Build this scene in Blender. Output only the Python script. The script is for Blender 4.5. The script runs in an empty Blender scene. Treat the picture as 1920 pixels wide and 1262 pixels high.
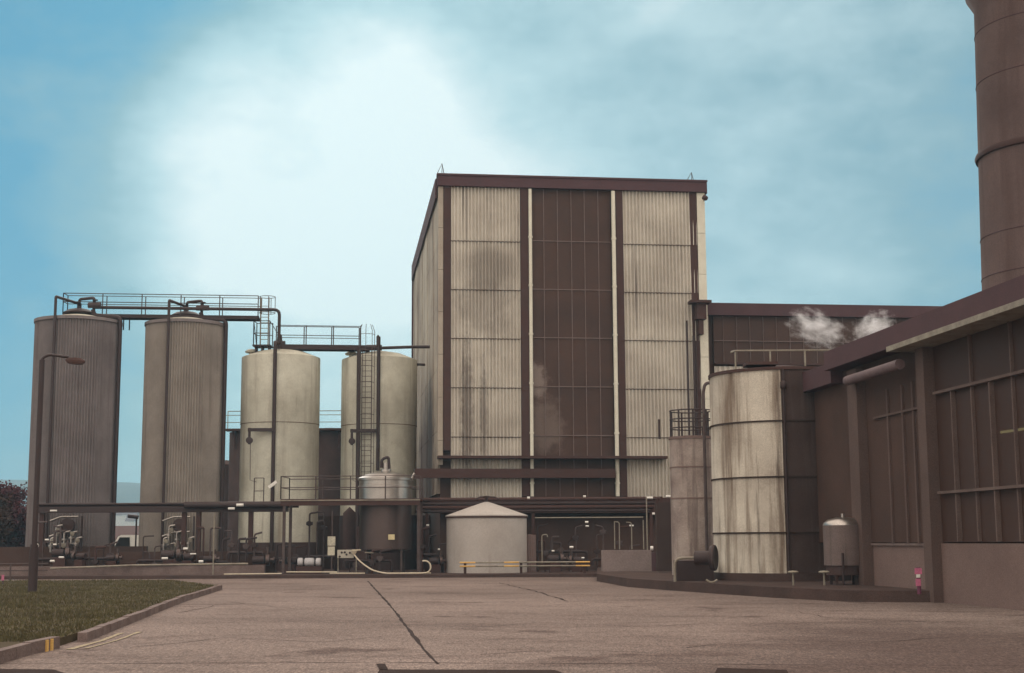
import bpy, bmesh, math, random
from mathutils import Vector, Matrix, noise
random.seed(7)
R = math.radians
S = bpy.context.scene
# ------------------------------------------------------------------ camera
FPX, PCX, PCY = 2667.0, 960.0, 631.0
PITCH = math.atan(384/FPX); ROLL = R(-0.30)
CAM = Vector((0, 0, 1.6))
cd = bpy.data.cameras.new('camera'); cam = bpy.data.objects.new('camera', cd)
S.collection.objects.link(cam)
cd.sensor_width = 36; cd.lens = FPX/1920*36; cd.clip_start = .1; cd.clip_end = 9000
CM = Matrix.Rotation(R(90)+PITCH, 3, 'X') @ Matrix.Rotation(ROLL, 3, 'Z')
cam.matrix_world = Matrix.Translation(CAM) @ CM.to_4x4()
S.camera = cam
S.view_settings.view_transform = 'Standard'; S.view_settings.look = 'None'
S.view_settings.exposure = 0.0; S.view_settings.gamma = 1
try: S.cycles.volume_bounces = 6; S.cycles.max_bounces = 7
except Exception: pass
def ray(px, py): return CM @ Vector(((px-PCX)/FPX, (PCY-py)/FPX, -1))
def W(px, py, Y):
    d = ray(px, py); return CAM + d*(Y/d.y)
def G(px, py, z=0.0):
    d = ray(px, py); return CAM + d*((z-CAM.z)/d.z)
def X(px, py, Y): return W(px, py, Y).x
def Z(px, py, Y): return W(px, py, Y).z
# ------------------------------------------------------------------ sky and sun
SUN_EL, SUN_AZ = R(24), R(-8.5)      # azimuth measured from +Y towards +X
wd = bpy.data.worlds.new('World'); S.world = wd; wd.use_nodes = True
nt = wd.node_tree; N = nt.nodes; L = nt.links; N.clear()
out = N.new('ShaderNodeOutputWorld'); bg = N.new('ShaderNodeBackground'); L.new(bg.outputs[0], out.inputs[0])
sky = N.new('ShaderNodeTexSky'); sky.sky_type = 'NISHITA'; sky.sun_disc = False
sky.sun_elevation = SUN_EL; sky.sun_rotation = SUN_AZ; sky.ozone_density = 3; sky.dust_density = .6
tc = N.new('ShaderNodeTexCoord')
def vdir(px, py): return ray(px, py).normalized()
def wmath(op, a, b=None, c=None, clamp=False):
    m = N.new('ShaderNodeMath'); m.operation = op; m.use_clamp = clamp
    for i, v in enumerate((a, b, c)):
        if v is None: continue
        if isinstance(v, (int, float)): m.inputs[i].default_value = v
        else: L.new(v, m.inputs[i])
    return m.outputs[0]
def lobe(d, deg, amp):
    v = N.new('ShaderNodeVectorMath'); v.operation = 'DOT_PRODUCT'
    L.new(tc.outputs['Generated'], v.inputs[0]); v.inputs[1].default_value = d
    mr = N.new('ShaderNodeMapRange'); mr.interpolation_type = 'SMOOTHERSTEP'
    mr.inputs['From Min'].default_value = math.cos(R(deg)); mr.inputs['From Max'].default_value = 1
    mr.inputs['To Min'].default_value = 0; mr.inputs['To Max'].default_value = amp
    L.new(v.outputs['Value'], mr.inputs['Value']); return mr.outputs[0]
def wnoise(scale, det, rough, sz, seed):
    mp = N.new('ShaderNodeMapping'); L.new(tc.outputs['Generated'], mp.inputs[0])
    mp.inputs['Scale'].default_value = (1, 1, sz); mp.inputs['Location'].default_value = (seed, seed*.7, seed*.3)
    n = N.new('ShaderNodeTexNoise'); n.inputs['Scale'].default_value = scale
    n.inputs['Detail'].default_value = det; n.inputs['Roughness'].default_value = rough
    L.new(mp.outputs[0], n.inputs['Vector']); return n.outputs['Fac']
n1 = wnoise(3.2, 4, .5, 2.4, 1.3); n2 = wnoise(9, 4, .55, 2.0, 4.1)
n3 = wnoise(34, 3, .6, 1.6, 8.3)
c = wmath('MULTIPLY_ADD', n1, .60, .05)
c = wmath('ADD', c, wmath('MULTIPLY_ADD', n3, .22, -.11))
c = wmath('ADD', c, wmath('MULTIPLY_ADD', n2, .60, -.30))
for d, deg, a in ((vdir(590, 320), 9, .45), (vdir(600, 560), 15, .34), (vdir(1000, 0), 22, .30), (vdir(1050, 290), 9, -.10),
                  (vdir(-150, 100), 26, -.36), (vdir(140, 400), 5, -.10), (vdir(250, 260), 8, .08), (vdir(330, 440), 7, .08), (vdir(430, 110), 8, -.22), (vdir(1750, 420), 17, -.14), (vdir(0, 640), 10, -.10)):
    c = wmath('ADD', c, lobe(d, deg, a))
c = wmath('ADD', c, .02, clamp=True)
tint = N.new('ShaderNodeMix'); tint.data_type = 'RGBA'; tint.blend_type = 'MULTIPLY'; tint.inputs['Factor'].default_value = 1
L.new(sky.outputs[0], tint.inputs['A']); tint.inputs['B'].default_value = (.42, 1.0, 1.25, 1)
cr = N.new('ShaderNodeValToRGB'); L.new(c, cr.inputs[0])
e = cr.color_ramp.elements; e[0].position = 0; e[0].color = (1.0, 3.2, 4.7, 1); e[1].position = 1; e[1].color = (9.3, 9.9, 9.5, 1)
x = e.new(.35); x.color = (2.9, 4.5, 4.85, 1); x = e.new(.65); x.color = (5.5, 7.1, 7.2, 1)
mx = N.new('ShaderNodeMix'); mx.data_type = 'RGBA'; mx.inputs['Factor'].default_value = .88
L.new(tint.outputs['Result'], mx.inputs['A']); L.new(cr.outputs[0], mx.inputs['B'])
sp = N.new('ShaderNodeSeparateXYZ'); L.new(tc.outputs['Generated'], sp.inputs[0])
def smooth(v, lo, hi, t0=0, t1=1):
    r = N.new('ShaderNodeMapRange'); r.interpolation_type = 'SMOOTHSTEP'; L.new(v, r.inputs['Value'])
    r.inputs['From Min'].default_value = lo; r.inputs['From Max'].default_value = hi; r.inputs['To Min'].default_value = t0; r.inputs['To Max'].default_value = t1; return r.outputs[0]
# warm overcast fill added overhead and behind the viewer, out of view, lighting the fronts
fill_mask = wmath('MAXIMUM', smooth(sp.outputs['Z'], .36, .62), smooth(sp.outputs['Y'], .25, -.15))
sky_fill = N.new('ShaderNodeMix'); sky_fill.data_type = 'RGBA'; L.new(fill_mask, sky_fill.inputs['Factor']); L.new(mx.outputs['Result'], sky_fill.inputs['A']); sky_fill.inputs['B'].default_value = (9.0, 7.75, 6.75, 1)
gain = wmath('MULTIPLY_ADD', wmath('MULTIPLY', fill_mask, smooth(sp.outputs['Z'], -.1, .8, .8, 1.35)), .75, 1)
L.new(sky_fill.outputs['Result'], bg.inputs[0]); L.new(wmath('MULTIPLY', gain, .10), bg.inputs[1])
sd = bpy.data.lights.new('sun', 'SUN'); sd.energy = .9; sd.angle = R(28); sd.color = (1, .93, .84)
sun = bpy.data.objects.new('sun', sd); S.collection.objects.link(sun)
sdir = Vector((math.sin(SUN_AZ)*math.cos(SUN_EL), math.cos(SUN_AZ)*math.cos(SUN_EL), math.sin(SUN_EL)))
sun.rotation_euler = sdir.to_track_quat('Z', 'Y').to_euler(); sun.location = (0, 0, 60)
# ------------------------------------------------------------------ materials
def blob(n, l, o, c, r, wob=.35, sc=.8):
    v = n.new('ShaderNodeVectorMath'); v.operation = 'SUBTRACT'; l.new(o, v.inputs[0]); v.inputs[1].default_value = c
    d = n.new('ShaderNodeVectorMath'); d.operation = 'DIVIDE'; l.new(v.outputs[0], d.inputs[0]); d.inputs[1].default_value = r
    g_ = n.new('ShaderNodeVectorMath'); g_.operation = 'LENGTH'; l.new(d.outputs[0], g_.inputs[0])
    q = n.new('ShaderNodeTexNoise'); q.inputs['Scale'].default_value = sc; q.inputs['Detail'].default_value = 6; q.inputs['Roughness'].default_value = .65; l.new(o, q.inputs['Vector'])
    m = n.new('ShaderNodeMath'); m.operation = 'MULTIPLY_ADD'; l.new(q.outputs['Fac'], m.inputs[0]); m.inputs[1].default_value = wob*4; l.new(g_.outputs['Value'], m.inputs[2])
    k = n.new('ShaderNodeMapRange'); k.interpolation_type = 'SMOOTHSTEP'; l.new(m.outputs[0], k.inputs['Value'])
    k.inputs['From Min'].default_value = .35+wob*2; k.inputs['From Max'].default_value = 1.05+wob*2; k.inputs['To Min'].default_value = 1; k.inputs['To Max'].default_value = 0
    return k.outputs[0]
def M(name, col, dark=None, sc=3.0, amt=.5, fine=.10, streak=None, rough=.85, metal=0, bump=0, blobs=None, spec=.12):
    """col with blotches towards dark; streak=(colour, horizontal scale, threshold, strength); band=(height, colour) seams of rust"""
    m = bpy.data.materials.new(name); m.use_nodes = True
    t = m.node_tree; n = t.nodes; l = t.links; b = n['Principled BSDF']
    b.inputs['Roughness'].default_value = rough; b.inputs['Metallic'].default_value = metal
    if spec is not None: b.inputs['Specular IOR Level'].default_value = spec
    o = n.new('ShaderNodeTexCoord').outputs['Object']
    def mix(f, A, B, mode='MIX'):
        q = n.new('ShaderNodeMix'); q.data_type = 'RGBA'; q.blend_type = mode
        for s, v in (('Factor', f), ('A', A), ('B', B)):
            if isinstance(v, (int, float)): q.inputs[s].default_value = v
            elif isinstance(v, tuple): q.inputs[s].default_value = (*v, 1)
            else: l.new(v, q.inputs[s])
        return q.outputs['Result']
    def noi(scale, vec=(1, 1, 1), det=5, ro=.6, lo=.35, hi=.7, a=1.0, off=0):
        mp = n.new('ShaderNodeMapping'); l.new(o, mp.inputs[0]); mp.inputs['Scale'].default_value = vec; mp.inputs['Location'].default_value = (off, off, off)
        q = n.new('ShaderNodeTexNoise'); q.inputs['Scale'].default_value = scale; q.inputs['Detail'].default_value = det; q.inputs['Roughness'].default_value = ro
        l.new(mp.outputs[0], q.inputs['Vector'])
        r = n.new('ShaderNodeMapRange'); l.new(q.outputs['Fac'], r.inputs['Value'])
        r.inputs['From Min'].default_value = lo; r.inputs['From Max'].default_value = hi; r.inputs['To Max'].default_value = a
        return r.outputs[0]
    dark = dark or tuple(v*.55 for v in col)
    c = mix(noi(sc, a=amt), col, dark)
    if streak:
        for k, (scol, hs, thr, st) in enumerate(streak if isinstance(streak, list) else [streak]):
            c = mix(noi(hs, (1, 1, .06), 4, .65, thr, thr+.16, st, 3.7*k+1), c, scol)
    for (bc, br, bcol, bst, *rest) in (blobs or []):
        k_ = blob(n, l, o, bc, br, *rest); q_ = n.new('ShaderNodeMath'); q_.operation = 'MULTIPLY'; l.new(k_, q_.inputs[0]); q_.inputs[1].default_value = bst
        c = mix(q_.outputs[0], c, bcol)
    if fine:
        f = noi(38, det=2, ro=.8, lo=.3, hi=.7, a=1)
        c = mix(f, mix(1.0, c, (1-fine*2,)*3, 'MULTIPLY'), mix(1.0, c, (1+fine*2,)*3, 'MULTIPLY'))
    l.new(c, b.inputs['Base Color'])
    if bump:
        bn = n.new('ShaderNodeBump'); bn.inputs['Strength'].default_value = bump; bn.inputs['Distance'].default_value = .03
        l.new(noi(14, det=5), bn.inputs['Height']); l.new(bn.outputs[0], b.inputs['Normal'])
    return m
RUST = (.085, .05, .035)
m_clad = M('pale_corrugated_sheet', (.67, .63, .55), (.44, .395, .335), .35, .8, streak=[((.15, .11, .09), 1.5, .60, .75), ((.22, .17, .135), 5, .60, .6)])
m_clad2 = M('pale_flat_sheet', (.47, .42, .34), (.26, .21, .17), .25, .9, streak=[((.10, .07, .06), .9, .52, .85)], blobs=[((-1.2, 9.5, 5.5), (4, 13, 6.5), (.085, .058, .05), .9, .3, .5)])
m_brown = M('brown_steel', (.068, .033, .027), (.05, .027, .022), 1.5, .6, rough=.75, spec=.25)
m_fascia = M('maroon_fascia', (.090, .047, .050), (.066, .036, .040), .8, .7, rough=.8, spec=.2)
m_glaze = M('dark_translucent_glazing', (.080, .044, .032), (.052, .031, .025), .4, .9, rough=.55, spec=.15, blobs=[((5.0, .5, 9.8), (.8, 1, 1.1), (.24, .19, .165), .8, .45, 2.2), ((5.3, .5, 7.4), (1.3, 2, 1.9), (.16, .12, .10), .75, .45, 1.6)])
m_dust = M('dusty_glazing', (.13, .095, .085), (.05, .03, .026), 1.1, 1.0, rough=.7, spec=.3)
m_mull = M('glazing_bar', (.19, .14, .125), rough=.7)
m_white = M('pale_pvc_pipe', (.72, .70, .58), (.58, .54, .44), 2, .6, rough=.5)
m_silo = M('ribbed_grey_silo_sheet', (.235, .205, .20), (.145, .122, .12), .5, .8, streak=((.11, .085, .08), 2.2, .55, .5))
m_silo2 = M('ribbed_warm_grey_silo_sheet', (.35, .31, .27), (.22, .19, .165), .5, .8, streak=((.12, .09, .08), 2.2, .58, .5))
m_tank = M('pale_painted_tank', (.66, .65, .54), (.40, .375, .30), .4, 1.0, fine=.14, streak=[((.26, .22, .17), .6, .50, .6), ((.24, .20, .155), 1.6, .56, .5), ((.15, .115, .085), 4, .66, .7)])
m_dtank = M('dark_brown_tank', (.085, .055, .05), (.05, .033, .03), .8, .8)
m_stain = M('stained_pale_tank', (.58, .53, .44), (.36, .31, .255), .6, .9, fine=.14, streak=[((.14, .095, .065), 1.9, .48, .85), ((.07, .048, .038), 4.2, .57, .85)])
m_dbrown = M('streaked_dark_brown', (.068, .046, .040), (.05, .032, .028), .7, .9, streak=((.10, .075, .068), 1.8, .55, .7))
m_pipe = M('dark_painted_pipe', (.042, .023, .021), (.028, .018, .017), 3, .5, rough=.6, spec=.35)
m_rail = M('railing_steel', (.10, .075, .07), (.06, .04, .037), 4, .7, rough=.7)
m_railp = M('pale_railing_steel', (.30, .27, .21), (.16, .13, .11), 3, .8, rough=.6)
m_ss = M('stainless_steel', (.46, .42, .38), (.30, .27, .245), 1.2, .6, rough=.33, metal=1)
m_ssd = M('dull_stainless_steel', (.115, .085, .077), (.085, .06, .054), .6, .7, rough=.42, metal=.75)
m_conc = M('grey_concrete', (.27, .215, .20), (.18, .14, .125), .9, .8, fine=.14, bump=.3)
m_dconc = M('dark_damp_concrete', (.085, .055, .047), (.05, .034, .03), .7, .8, fine=.14, bump=.3)
m_ctank = M('beige_rendered_tank', (.47, .43, .39), (.36, .32, .285), .6, .8, fine=.12, streak=((.25, .19, .16), 1.5, .62, .5))
m_wall = M('dark_brown_wall', (.084, .049, .038), (.058, .036, .029), .5, .8, spec=.15)
m_dado = M('brown_painted_dado', (.20, .138, .12), (.14, .095, .084), .4, .8, fine=.14)
m_yel = M('yellow_paint', (.72, .45, .14), (.55, .33, .11), 4, .7)
m_lamp = M('white_enamel', (.78, .76, .70), (.62, .6, .55), 3, .3, rough=.4)
m_hose = M('cream_hose', (.62, .55, .42), (.45, .38, .28), 4, .5, rough=.6)
m_pink = M('pink_plastic', (.52, .16, .26), rough=.6)
m_black = M('black_rubber', (.02, .015, .014), rough=.7)
m_stack = M('weathered_brown_stack', (.165, .112, .100), (.105, .07, .064), .35, 1.0, fine=.14, streak=((.10, .062, .054), .8, .5, .8))
def glassmat():
    m = bpy.data.materials.new('dark_window_glass'); m.use_nodes = True; n = m.node_tree.nodes; l = m.node_tree.links
    n.clear(); o = n.new('ShaderNodeOutputMaterial'); t = n.new('ShaderNodeBsdfTransparent'); t.inputs[0].default_value = (.6, .55, .5, 1)
    p = n.new('ShaderNodeBsdfPrincipled'); p.inputs['Base Color'].default_value = (.095, .054, .042, 1); p.inputs['Roughness'].default_value = .5
    p.inputs['Specular IOR Level'].default_value = .3
    x = n.new('ShaderNodeMixShader'); x.inputs[0].default_value = .62; l.new(t.outputs[0], x.inputs[1]); l.new(p.outputs[0], x.inputs[2]); l.new(x.outputs[0], o.inputs[0]); return m
m_glass = glassmat()
def emis(name, col, s):
    m = bpy.data.materials.new(name); m.use_nodes = True; b = m.node_tree.nodes['Principled BSDF']
    b.inputs['Emission Color'].default_value = (*col, 1); b.inputs['Emission Strength'].default_value = s; b.inputs['Base Color'].default_value = (*col, 1); return m
m_tube = emis('lit_fluorescent_tube', (.85, .9, .45), 2.2)
# ------------------------------------------------------------------ mesh helpers
TH = R(7); E1 = Vector((math.cos(TH), math.sin(TH), 0)); E2 = Vector((-math.sin(TH), math.cos(TH), 0)); UP = Vector((0, 0, 1))
class MB:
    def __init__(s): s.v = []; s.f = []; s.sm = []
    def add(s, vs, fs, sm=False):
        o = len(s.v); s.v += [Vector(v) for v in vs]; s.f += [tuple(i+o for i in f) for f in fs]; s.sm += [sm]*len(fs); return s
    def obox(s, c, ax, ay, az):      # centre and three half-axis vectors
        c = Vector(c); vs = [c+ax*i+ay*j+az*k for i in (-1, 1) for j in (-1, 1) for k in (-1, 1)]
        return s.add(vs, [(0, 1, 3, 2), (4, 6, 7, 5), (0, 4, 5, 1), (2, 3, 7, 6), (0, 2, 6, 4), (1, 5, 7, 3)])
    def box(s, c, sx, sy, sz, rot=0.0):
        a = Vector((math.cos(rot), math.sin(rot), 0)); b = Vector((-math.sin(rot), math.cos(rot), 0))
        return s.obox(c, a*sx/2, b*sy/2, UP*sz/2)
    def gbox(s, O, a0, a1, b0, b1, z0, z1):     # plant-grid box
        c = O + E1*(a0+a1)/2 + E2*(b0+b1)/2; c = Vector((c.x, c.y, (z0+z1)/2))
        return s.obox(c, E1*(a1-a0)/2, E2*(b1-b0)/2, UP*(z1-z0)/2)
    def beam(s, p, q, w, h):
        p, q = Vector(p), Vector(q); d = q-p; ln = d.length; d.normalize()
        a = d.cross(UP); a = a.normalized() if a.length > 1e-3 else Vector((1, 0, 0)); b = a.cross(d)
        return s.obox((p+q)/2, d*ln/2, a*w/2, b*h/2)
    def tube(s, pts, r, n=8, cap=True, bend=0.0):
        pts = [Vector(p) for p in pts]
        if bend and len(pts) > 2:
            np_ = [pts[0]]
            for i in range(1, len(pts)-1):
                a = (pts[i-1]-pts[i]); b = (pts[i+1]-pts[i]); k = min(bend, a.length*.45, b.length*.45)
                A = pts[i]+a.normalized()*k; B = pts[i]+b.normalized()*k
                for j in range(5):
                    t = j/4; np_.append(A*(1-t)**2+pts[i]*2*t*(1-t)+B*t*t)
            pts = np_+[pts[-1]]
        vs = []; prev = None
        for i, p in enumerate(pts):
            d = ((pts[min(i+1, len(pts)-1)]-pts[max(i-1, 0)])).normalized()
            if prev is None: u = d.cross(UP) if abs(d.z) < .95 else d.cross(Vector((0, 1, 0)))
            else: u = prev - d*prev.dot(d)
            u.normalize(); prev = u; w = d.cross(u)
            vs += [p+(u*math.cos(2*math.pi*k/n)+w*math.sin(2*math.pi*k/n))*r for k in range(n)]
        fs = [(i*n+k, i*n+(k+1) % n, (i+1)*n+(k+1) % n, (i+1)*n+k) for i in range(len(pts)-1) for k in range(n)]
        s.add(vs, fs, True)
        if cap: s.add(vs[:n], [tuple(range(n))]); s.add(vs[-n:], [tuple(range(n))])
        return s
    def lathe(s, prof, c, n=48, a0=0, a1=2*math.pi, rib=0, ribn=0, axis=None):
        c = Vector(c); full = abs(a1-a0) > 6.28; m = n if full else n+1; vs = []
        ax = axis or UP; u = Vector((1, 0, 0)) if abs(ax.z) > .9 else ax.cross(UP).normalized(); w = ax.cross(u)
        for r, z in prof:
            for k in range(m):
                t = a0+(a1-a0)*k/n; rr = r + (rib if (k % 2) else 0)*(1 if ribn else 0)
                vs.append(c+(u*math.cos(t)+w*math.sin(t))*rr+ax*z)
        fs = []
        for i in range(len(prof)-1):
            for k in range(n):
                k2 = (k+1) % m
                fs.append((i*m+k, i*m+k2, (i+1)*m+k2, (i+1)*m+k))
        return s.add(vs, fs, True)
    def prism(s, poly, z0, z1):
        n = len(poly); vs = [(p[0], p[1], z0) for p in poly]+[(p[0], p[1], z1) for p in poly]
        return s.add(vs, [tuple(range(n))[::-1], tuple(range(n, 2*n))]+[(i, (i+1) % n, n+(i+1) % n, n+i) for i in range(n)])
    def build(s, name, mat, parent=None, label=None, bevel=0):
        me = bpy.data.meshes.new(name); o = bpy.data.objects.new(name, me); S.collection.objects.link(o)
        if parent is not None:
            root = parent
            off = Vector((0, 0, 0)); q = parent
            while q is not None: off += q.location; q = q.parent
            o.parent = parent
        else:
            xs = [v.x for v in s.v]; ys = [v.y for v in s.v]; off = Vector(((min(xs)+max(xs))/2, (min(ys)+max(ys))/2, min(v.z for v in s.v))); o.location = off
        me.from_pydata([v-off for v in s.v], [], s.f); me.update()
        for p, f in zip(me.polygons, s.sm): p.use_smooth = f
        bm = bmesh.new(); bm.from_mesh(me); bmesh.ops.recalc_face_normals(bm, faces=bm.faces); bm.to_mesh(me); bm.free()
        try: me.set_sharp_from_angle(angle=R(50))
        except Exception: pass
        me.materials.append(mat)
        if label: o['label'] = label
        return o
def tag(o, label=None, cat=None, group=None, kind=None):
    if label: o['label'] = label
    if cat: o['category'] = cat
    if group: o['group'] = group
    if kind: o['kind'] = kind
    return o
def thing(name, label, cat, loc, group=None):
    o = bpy.data.objects.new(name, None); S.collection.objects.link(o); o.location = Vector(loc); return tag(o, label, cat, group)
def struct(name, mb, mat): return tag(mb.build(name, mat), kind='structure')
def rail(mb, pts, h=1.05, n=None, rows=(1.0, .5), r=.022, pr=.028):
    pts = [Vector(p) for p in pts]
    for f in rows: mb.tube([p+UP*h*f for p in pts], r, 6)
    for a, b in zip(pts, pts[1:]):
        k = max(1, round((b-a).length/1.9)) if n is None else n
        for i in range(k+1):
            p = a.lerp(b, i/k); mb.tube([p, p+UP*h], pr, 6)
def hoop(mb, c, r, a0, a1, rr=.018, n=12):
    mb.tube([c+Vector((math.cos(a0+(a1-a0)*i/n)*r, math.sin(a0+(a1-a0)*i/n)*r, 0)) for i in range(n+1)], rr, 5)
# ------------------------------------------------------------------ ground, road, lawn, hills
def roadmat():
    m = bpy.data.materials.new('worn_pinkish_concrete_road'); m.use_nodes = True; t = m.node_tree; n = t.nodes; l = t.links; b = n['Principled BSDF']
    o = n.new('ShaderNodeTexCoord').outputs['Object']; b.inputs['Roughness'].default_value = .9; b.inputs['Specular IOR Level'].default_value = .06
    def noi(scale, vec, det, lo, hi, off=0, ro=.6):
        mp = n.new('ShaderNodeMapping'); l.new(o, mp.inputs[0]); mp.inputs['Scale'].default_value = vec; mp.inputs['Location'].default_value = (off, off, 0)
        mp.inputs['Rotation'].default_value = (0, 0, R(off-4)); q = n.new('ShaderNodeTexNoise'); q.inputs['Scale'].default_value = scale; q.inputs['Detail'].default_value = det; q.inputs['Roughness'].default_value = ro
        l.new(mp.outputs[0], q.inputs['Vector']); r = n.new('ShaderNodeMapRange'); l.new(q.outputs['Fac'], r.inputs['Value'])
        r.inputs['From Min'].default_value = lo; r.inputs['From Max'].default_value = hi; return r.outputs[0], q.outputs['Fac']
    def mix(f, A, B):
        q = n.new('ShaderNodeMix'); q.data_type = 'RGBA'
        for s, v in (('Factor', f), ('A', A), ('B', B)):
            if isinstance(v, tuple): q.inputs[s].default_value = (*v, 1)
            else: l.new(v, q.inputs[s])
        return q.outputs['Result']
    a, _ = noi(.12, (1, 1.0, 1), 5, .35, .68); s1, _ = noi(.40, (.55, 1, 1), 7, .50, .74, 5, .75)
    g1, gh = noi(10, (1, .28, 1), 5, .38, .66, 2, .85); g2, _ = noi(34, (1, .22, 1), 3, .36, .64, 3, .9)
    c = mix(a, (.165, .130, .114), (.250, .200, .176)); c = mix(s1, c, (.10, .072, .063)); s2, _ = noi(1.1, (.6, 1, 1), 7, .54, .70, 9, .75); c = mix(s2, c, (.125, .092, .08)); o1, _ = noi(.35, (1, 1, 1), 6, .60, .66, 13, .6); c = mix(o1, c, (.11, .08, .07))
    bp = G(1900, 1200); c = mix(blob(n, l, o, (bp.x-9.1, bp.y-42+.0, 0), (7.5, 15, 9), .35, .25), c, (.105, .076, .067))  # workshop-side shade painted into the road colour, along with dark stains
    d = n.new('ShaderNodeMix'); d.data_type = 'RGBA'; d.blend_type = 'MULTIPLY'; d.inputs['Factor'].default_value = .75; l.new(c, d.inputs['A']); l.new(mix(g1, (.55, .54, .54), (1.25, 1.22, 1.20)), d.inputs['B'])
    k = n.new('ShaderNodeMix'); k.data_type = 'RGBA'; k.blend_type = 'MULTIPLY'; k.inputs['Factor'].default_value = .8; l.new(d.outputs['Result'], k.inputs['A']); l.new(mix(g2, (.42, .41, .41), (1.8, 1.76, 1.74)), k.inputs['B'])
    l.new(k.outputs['Result'], b.inputs['Base Color'])
    bn = n.new('ShaderNodeBump'); bn.inputs['Strength'].default_value = .5; bn.inputs['Distance'].default_value = .02; l.new(gh, bn.inputs['Height']); l.new(bn.outputs[0], b.inputs['Normal'])
    return m
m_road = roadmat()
m_field = M('far_field', (.10, .09, .05), (.06, .06, .035), .01, .9)
g = MB(); g.add([(-3000, -60, 0), (3000, -60, 0), (3000, 3000, 0), (-3000, 3000, 0)], [(0, 1, 2, 3)]); struct('ground', g, m_field)
g = MB(); nx = 24
vs = [(-40+x*4.2, -10+y*4.6, .004) for y in range(20) for x in range(nx)]
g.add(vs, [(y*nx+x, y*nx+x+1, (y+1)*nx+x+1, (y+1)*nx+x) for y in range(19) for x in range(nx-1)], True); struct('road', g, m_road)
def strip(name, pix, w, mat, z=.009, wob=.0, pts=None):
    P = pts or [G(a, b) for a, b in pix]; Q = []
    for a, b in zip(P, P[1:]):
        k = max(1, int((b-a).length/.6)) if wob else 1
        Q += [a.lerp(b, i/k) for i in range(k)]
    Q.append(P[-1]); g = MB(); vs = []
    for i, p in enumerate(Q):
        d = (Q[min(i+1, len(Q)-1)]-Q[max(i-1, 0)]); d.z = 0; d.normalize(); s = Vector((-d.y, d.x, 0)); ww = w*(1+.5*random.uniform(-1, 1) if wob else 1)
        q = p + s*random.uniform(-wob, wob); vs += [(q.x-s.x*ww/2, q.y-s.y*ww/2, z), (q.x+s.x*ww/2, q.y+s.y*ww/2, z)]
    g.add(vs, [(2*i, 2*i+1, 2*i+3, 2*i+2) for i in range(len(Q)-1)]); return struct(name, g, mat)
m_tar = M('dark_crack', (.045, .03, .027), spec=.03)
strip('road_joint', [(690, 1090), (735, 1140), (790, 1212), (822, 1246)], .06, m_tar, wob=.014)
strip('road_joint', [(935, 1093), (1000, 1108), (1066, 1128), (1150, 1127), (1240, 1127)], .06, m_tar, wob=.05)
strip('road_joint', [(-60, 1246), (700, 1243), (1000, 1245), (1300, 1246), (1980, 1250)], .03, m_tar, wob=.02)
for pp in ([(0, 1256), (100, 1257), (155, 1275), (-30, 1280)], [(712, 1257), (1040, 1258), (1085, 1275), (700, 1275)], [(1345, 1254), (1475, 1258), (1485, 1275), (1335, 1275)], [(705, 1246), (722, 1246), (728, 1258), (712, 1258)]):
    g = MB(); g.add([(G(*q).x, G(*q).y, .013) for q in pp], [(0, 1, 2, 3)]); struct('road_patch', g, M('tarred_patch', (.042, .027, .023), sc=2, bump=.4, spec=.03))
for pts_ in ([(250, 1215), (420, 1196), (610, 1205), (760, 1190)], [(860, 1180), (1010, 1168), (1190, 1176), (1330, 1170)], [(1280, 1215), (1430, 1200), (1610, 1206), (1800, 1196)], [(430, 1130), (560, 1142), (690, 1138)], [(1480, 1145), (1560, 1160), (1720, 1166), (1900, 1180)], [(900, 1228), (1080, 1219), (1220, 1224)], [(330, 1150), (400, 1136), (450, 1133)]):
    strip('road_crack', pts_, .028, m_tar, wob=.09)
m_yline = M('worn_yellow_line', (.40, .33, .20), (.17, .13, .11), 16, 1.0, fine=.2)
strip('road_marking', [(128, 1219), (190, 1203), (228, 1188)], .09, m_yline, z=.013, wob=.012)
strip('road_marking', [(160, 1217), (215, 1203), (262, 1186)], .09, m_yline, z=.013, wob=.012)
# lawn (base sheet, blades) and kerb
K1 = [G(-160, 1268, .17), G(0, 1222, .17), G(60, 1206, .17), G(113, 1195, .17)]
K2 = [G(163, 1188, .14), G(232, 1161, .15), G(290, 1139, .15), G(345, 1118, .16), G(400, 1102, .16), G(417, 1097, .16)]
lawn = [(p.x-.12, p.y+.1) for p in K1]+[(p.x-.12, p.y) for p in K2[1:]]+[(G(400, 1084).x, 58), (-70, 61), (-70, 20)]
m_sbar = M('dim_window_bar', (.15, .108, .094), (.10, .07, .062), 1.5, .8)
m_pier = M('brown_pier_paint', (.125, .085, .073), (.085, .058, .05), .5, .8)
m_lawn = M('lawn_turf', (.095, .075, .042), (.06, .044, .028), .5, .9, fine=.2, rough=.95, spec=.05)
g = MB(); g.prism(lawn, .0, .13); struct('lawn', g, m_lawn)
def inside(x, y, poly):
    c = False; j = len(poly)-1
    for i in range(len(poly)):
        if (poly[i][1] > y) != (poly[j][1] > y) and x < (poly[j][0]-poly[i][0])*(y-poly[i][1])/(poly[j][1]-poly[i][1])+poly[i][0]: c = not c
        j = i
    return c
g = MB(); vs = []; fs = []; k = 0
while k < 42000:
    y = 22+39*random.random()**1.3; x = random.uniform(-.42*y, -.2*y+4)
    if not inside(x, y, lawn): continue
    a = random.random()*6.28; h = random.uniform(.03, .075)*(1.3 if noise.noise((x*.6, y*.6, 0)) > .1 else .8); w = .012
    dx, dy = math.cos(a)*w, math.sin(a)*w; b = len(vs)
    vs += [(x-dx, y-dy, .125), (x+dx, y+dy, .125), (x+random.uniform(-.03, .03), y+random.uniform(-.03, .03), .13+h)]; fs.append((b, b+1, b+2)); k += 1
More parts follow.
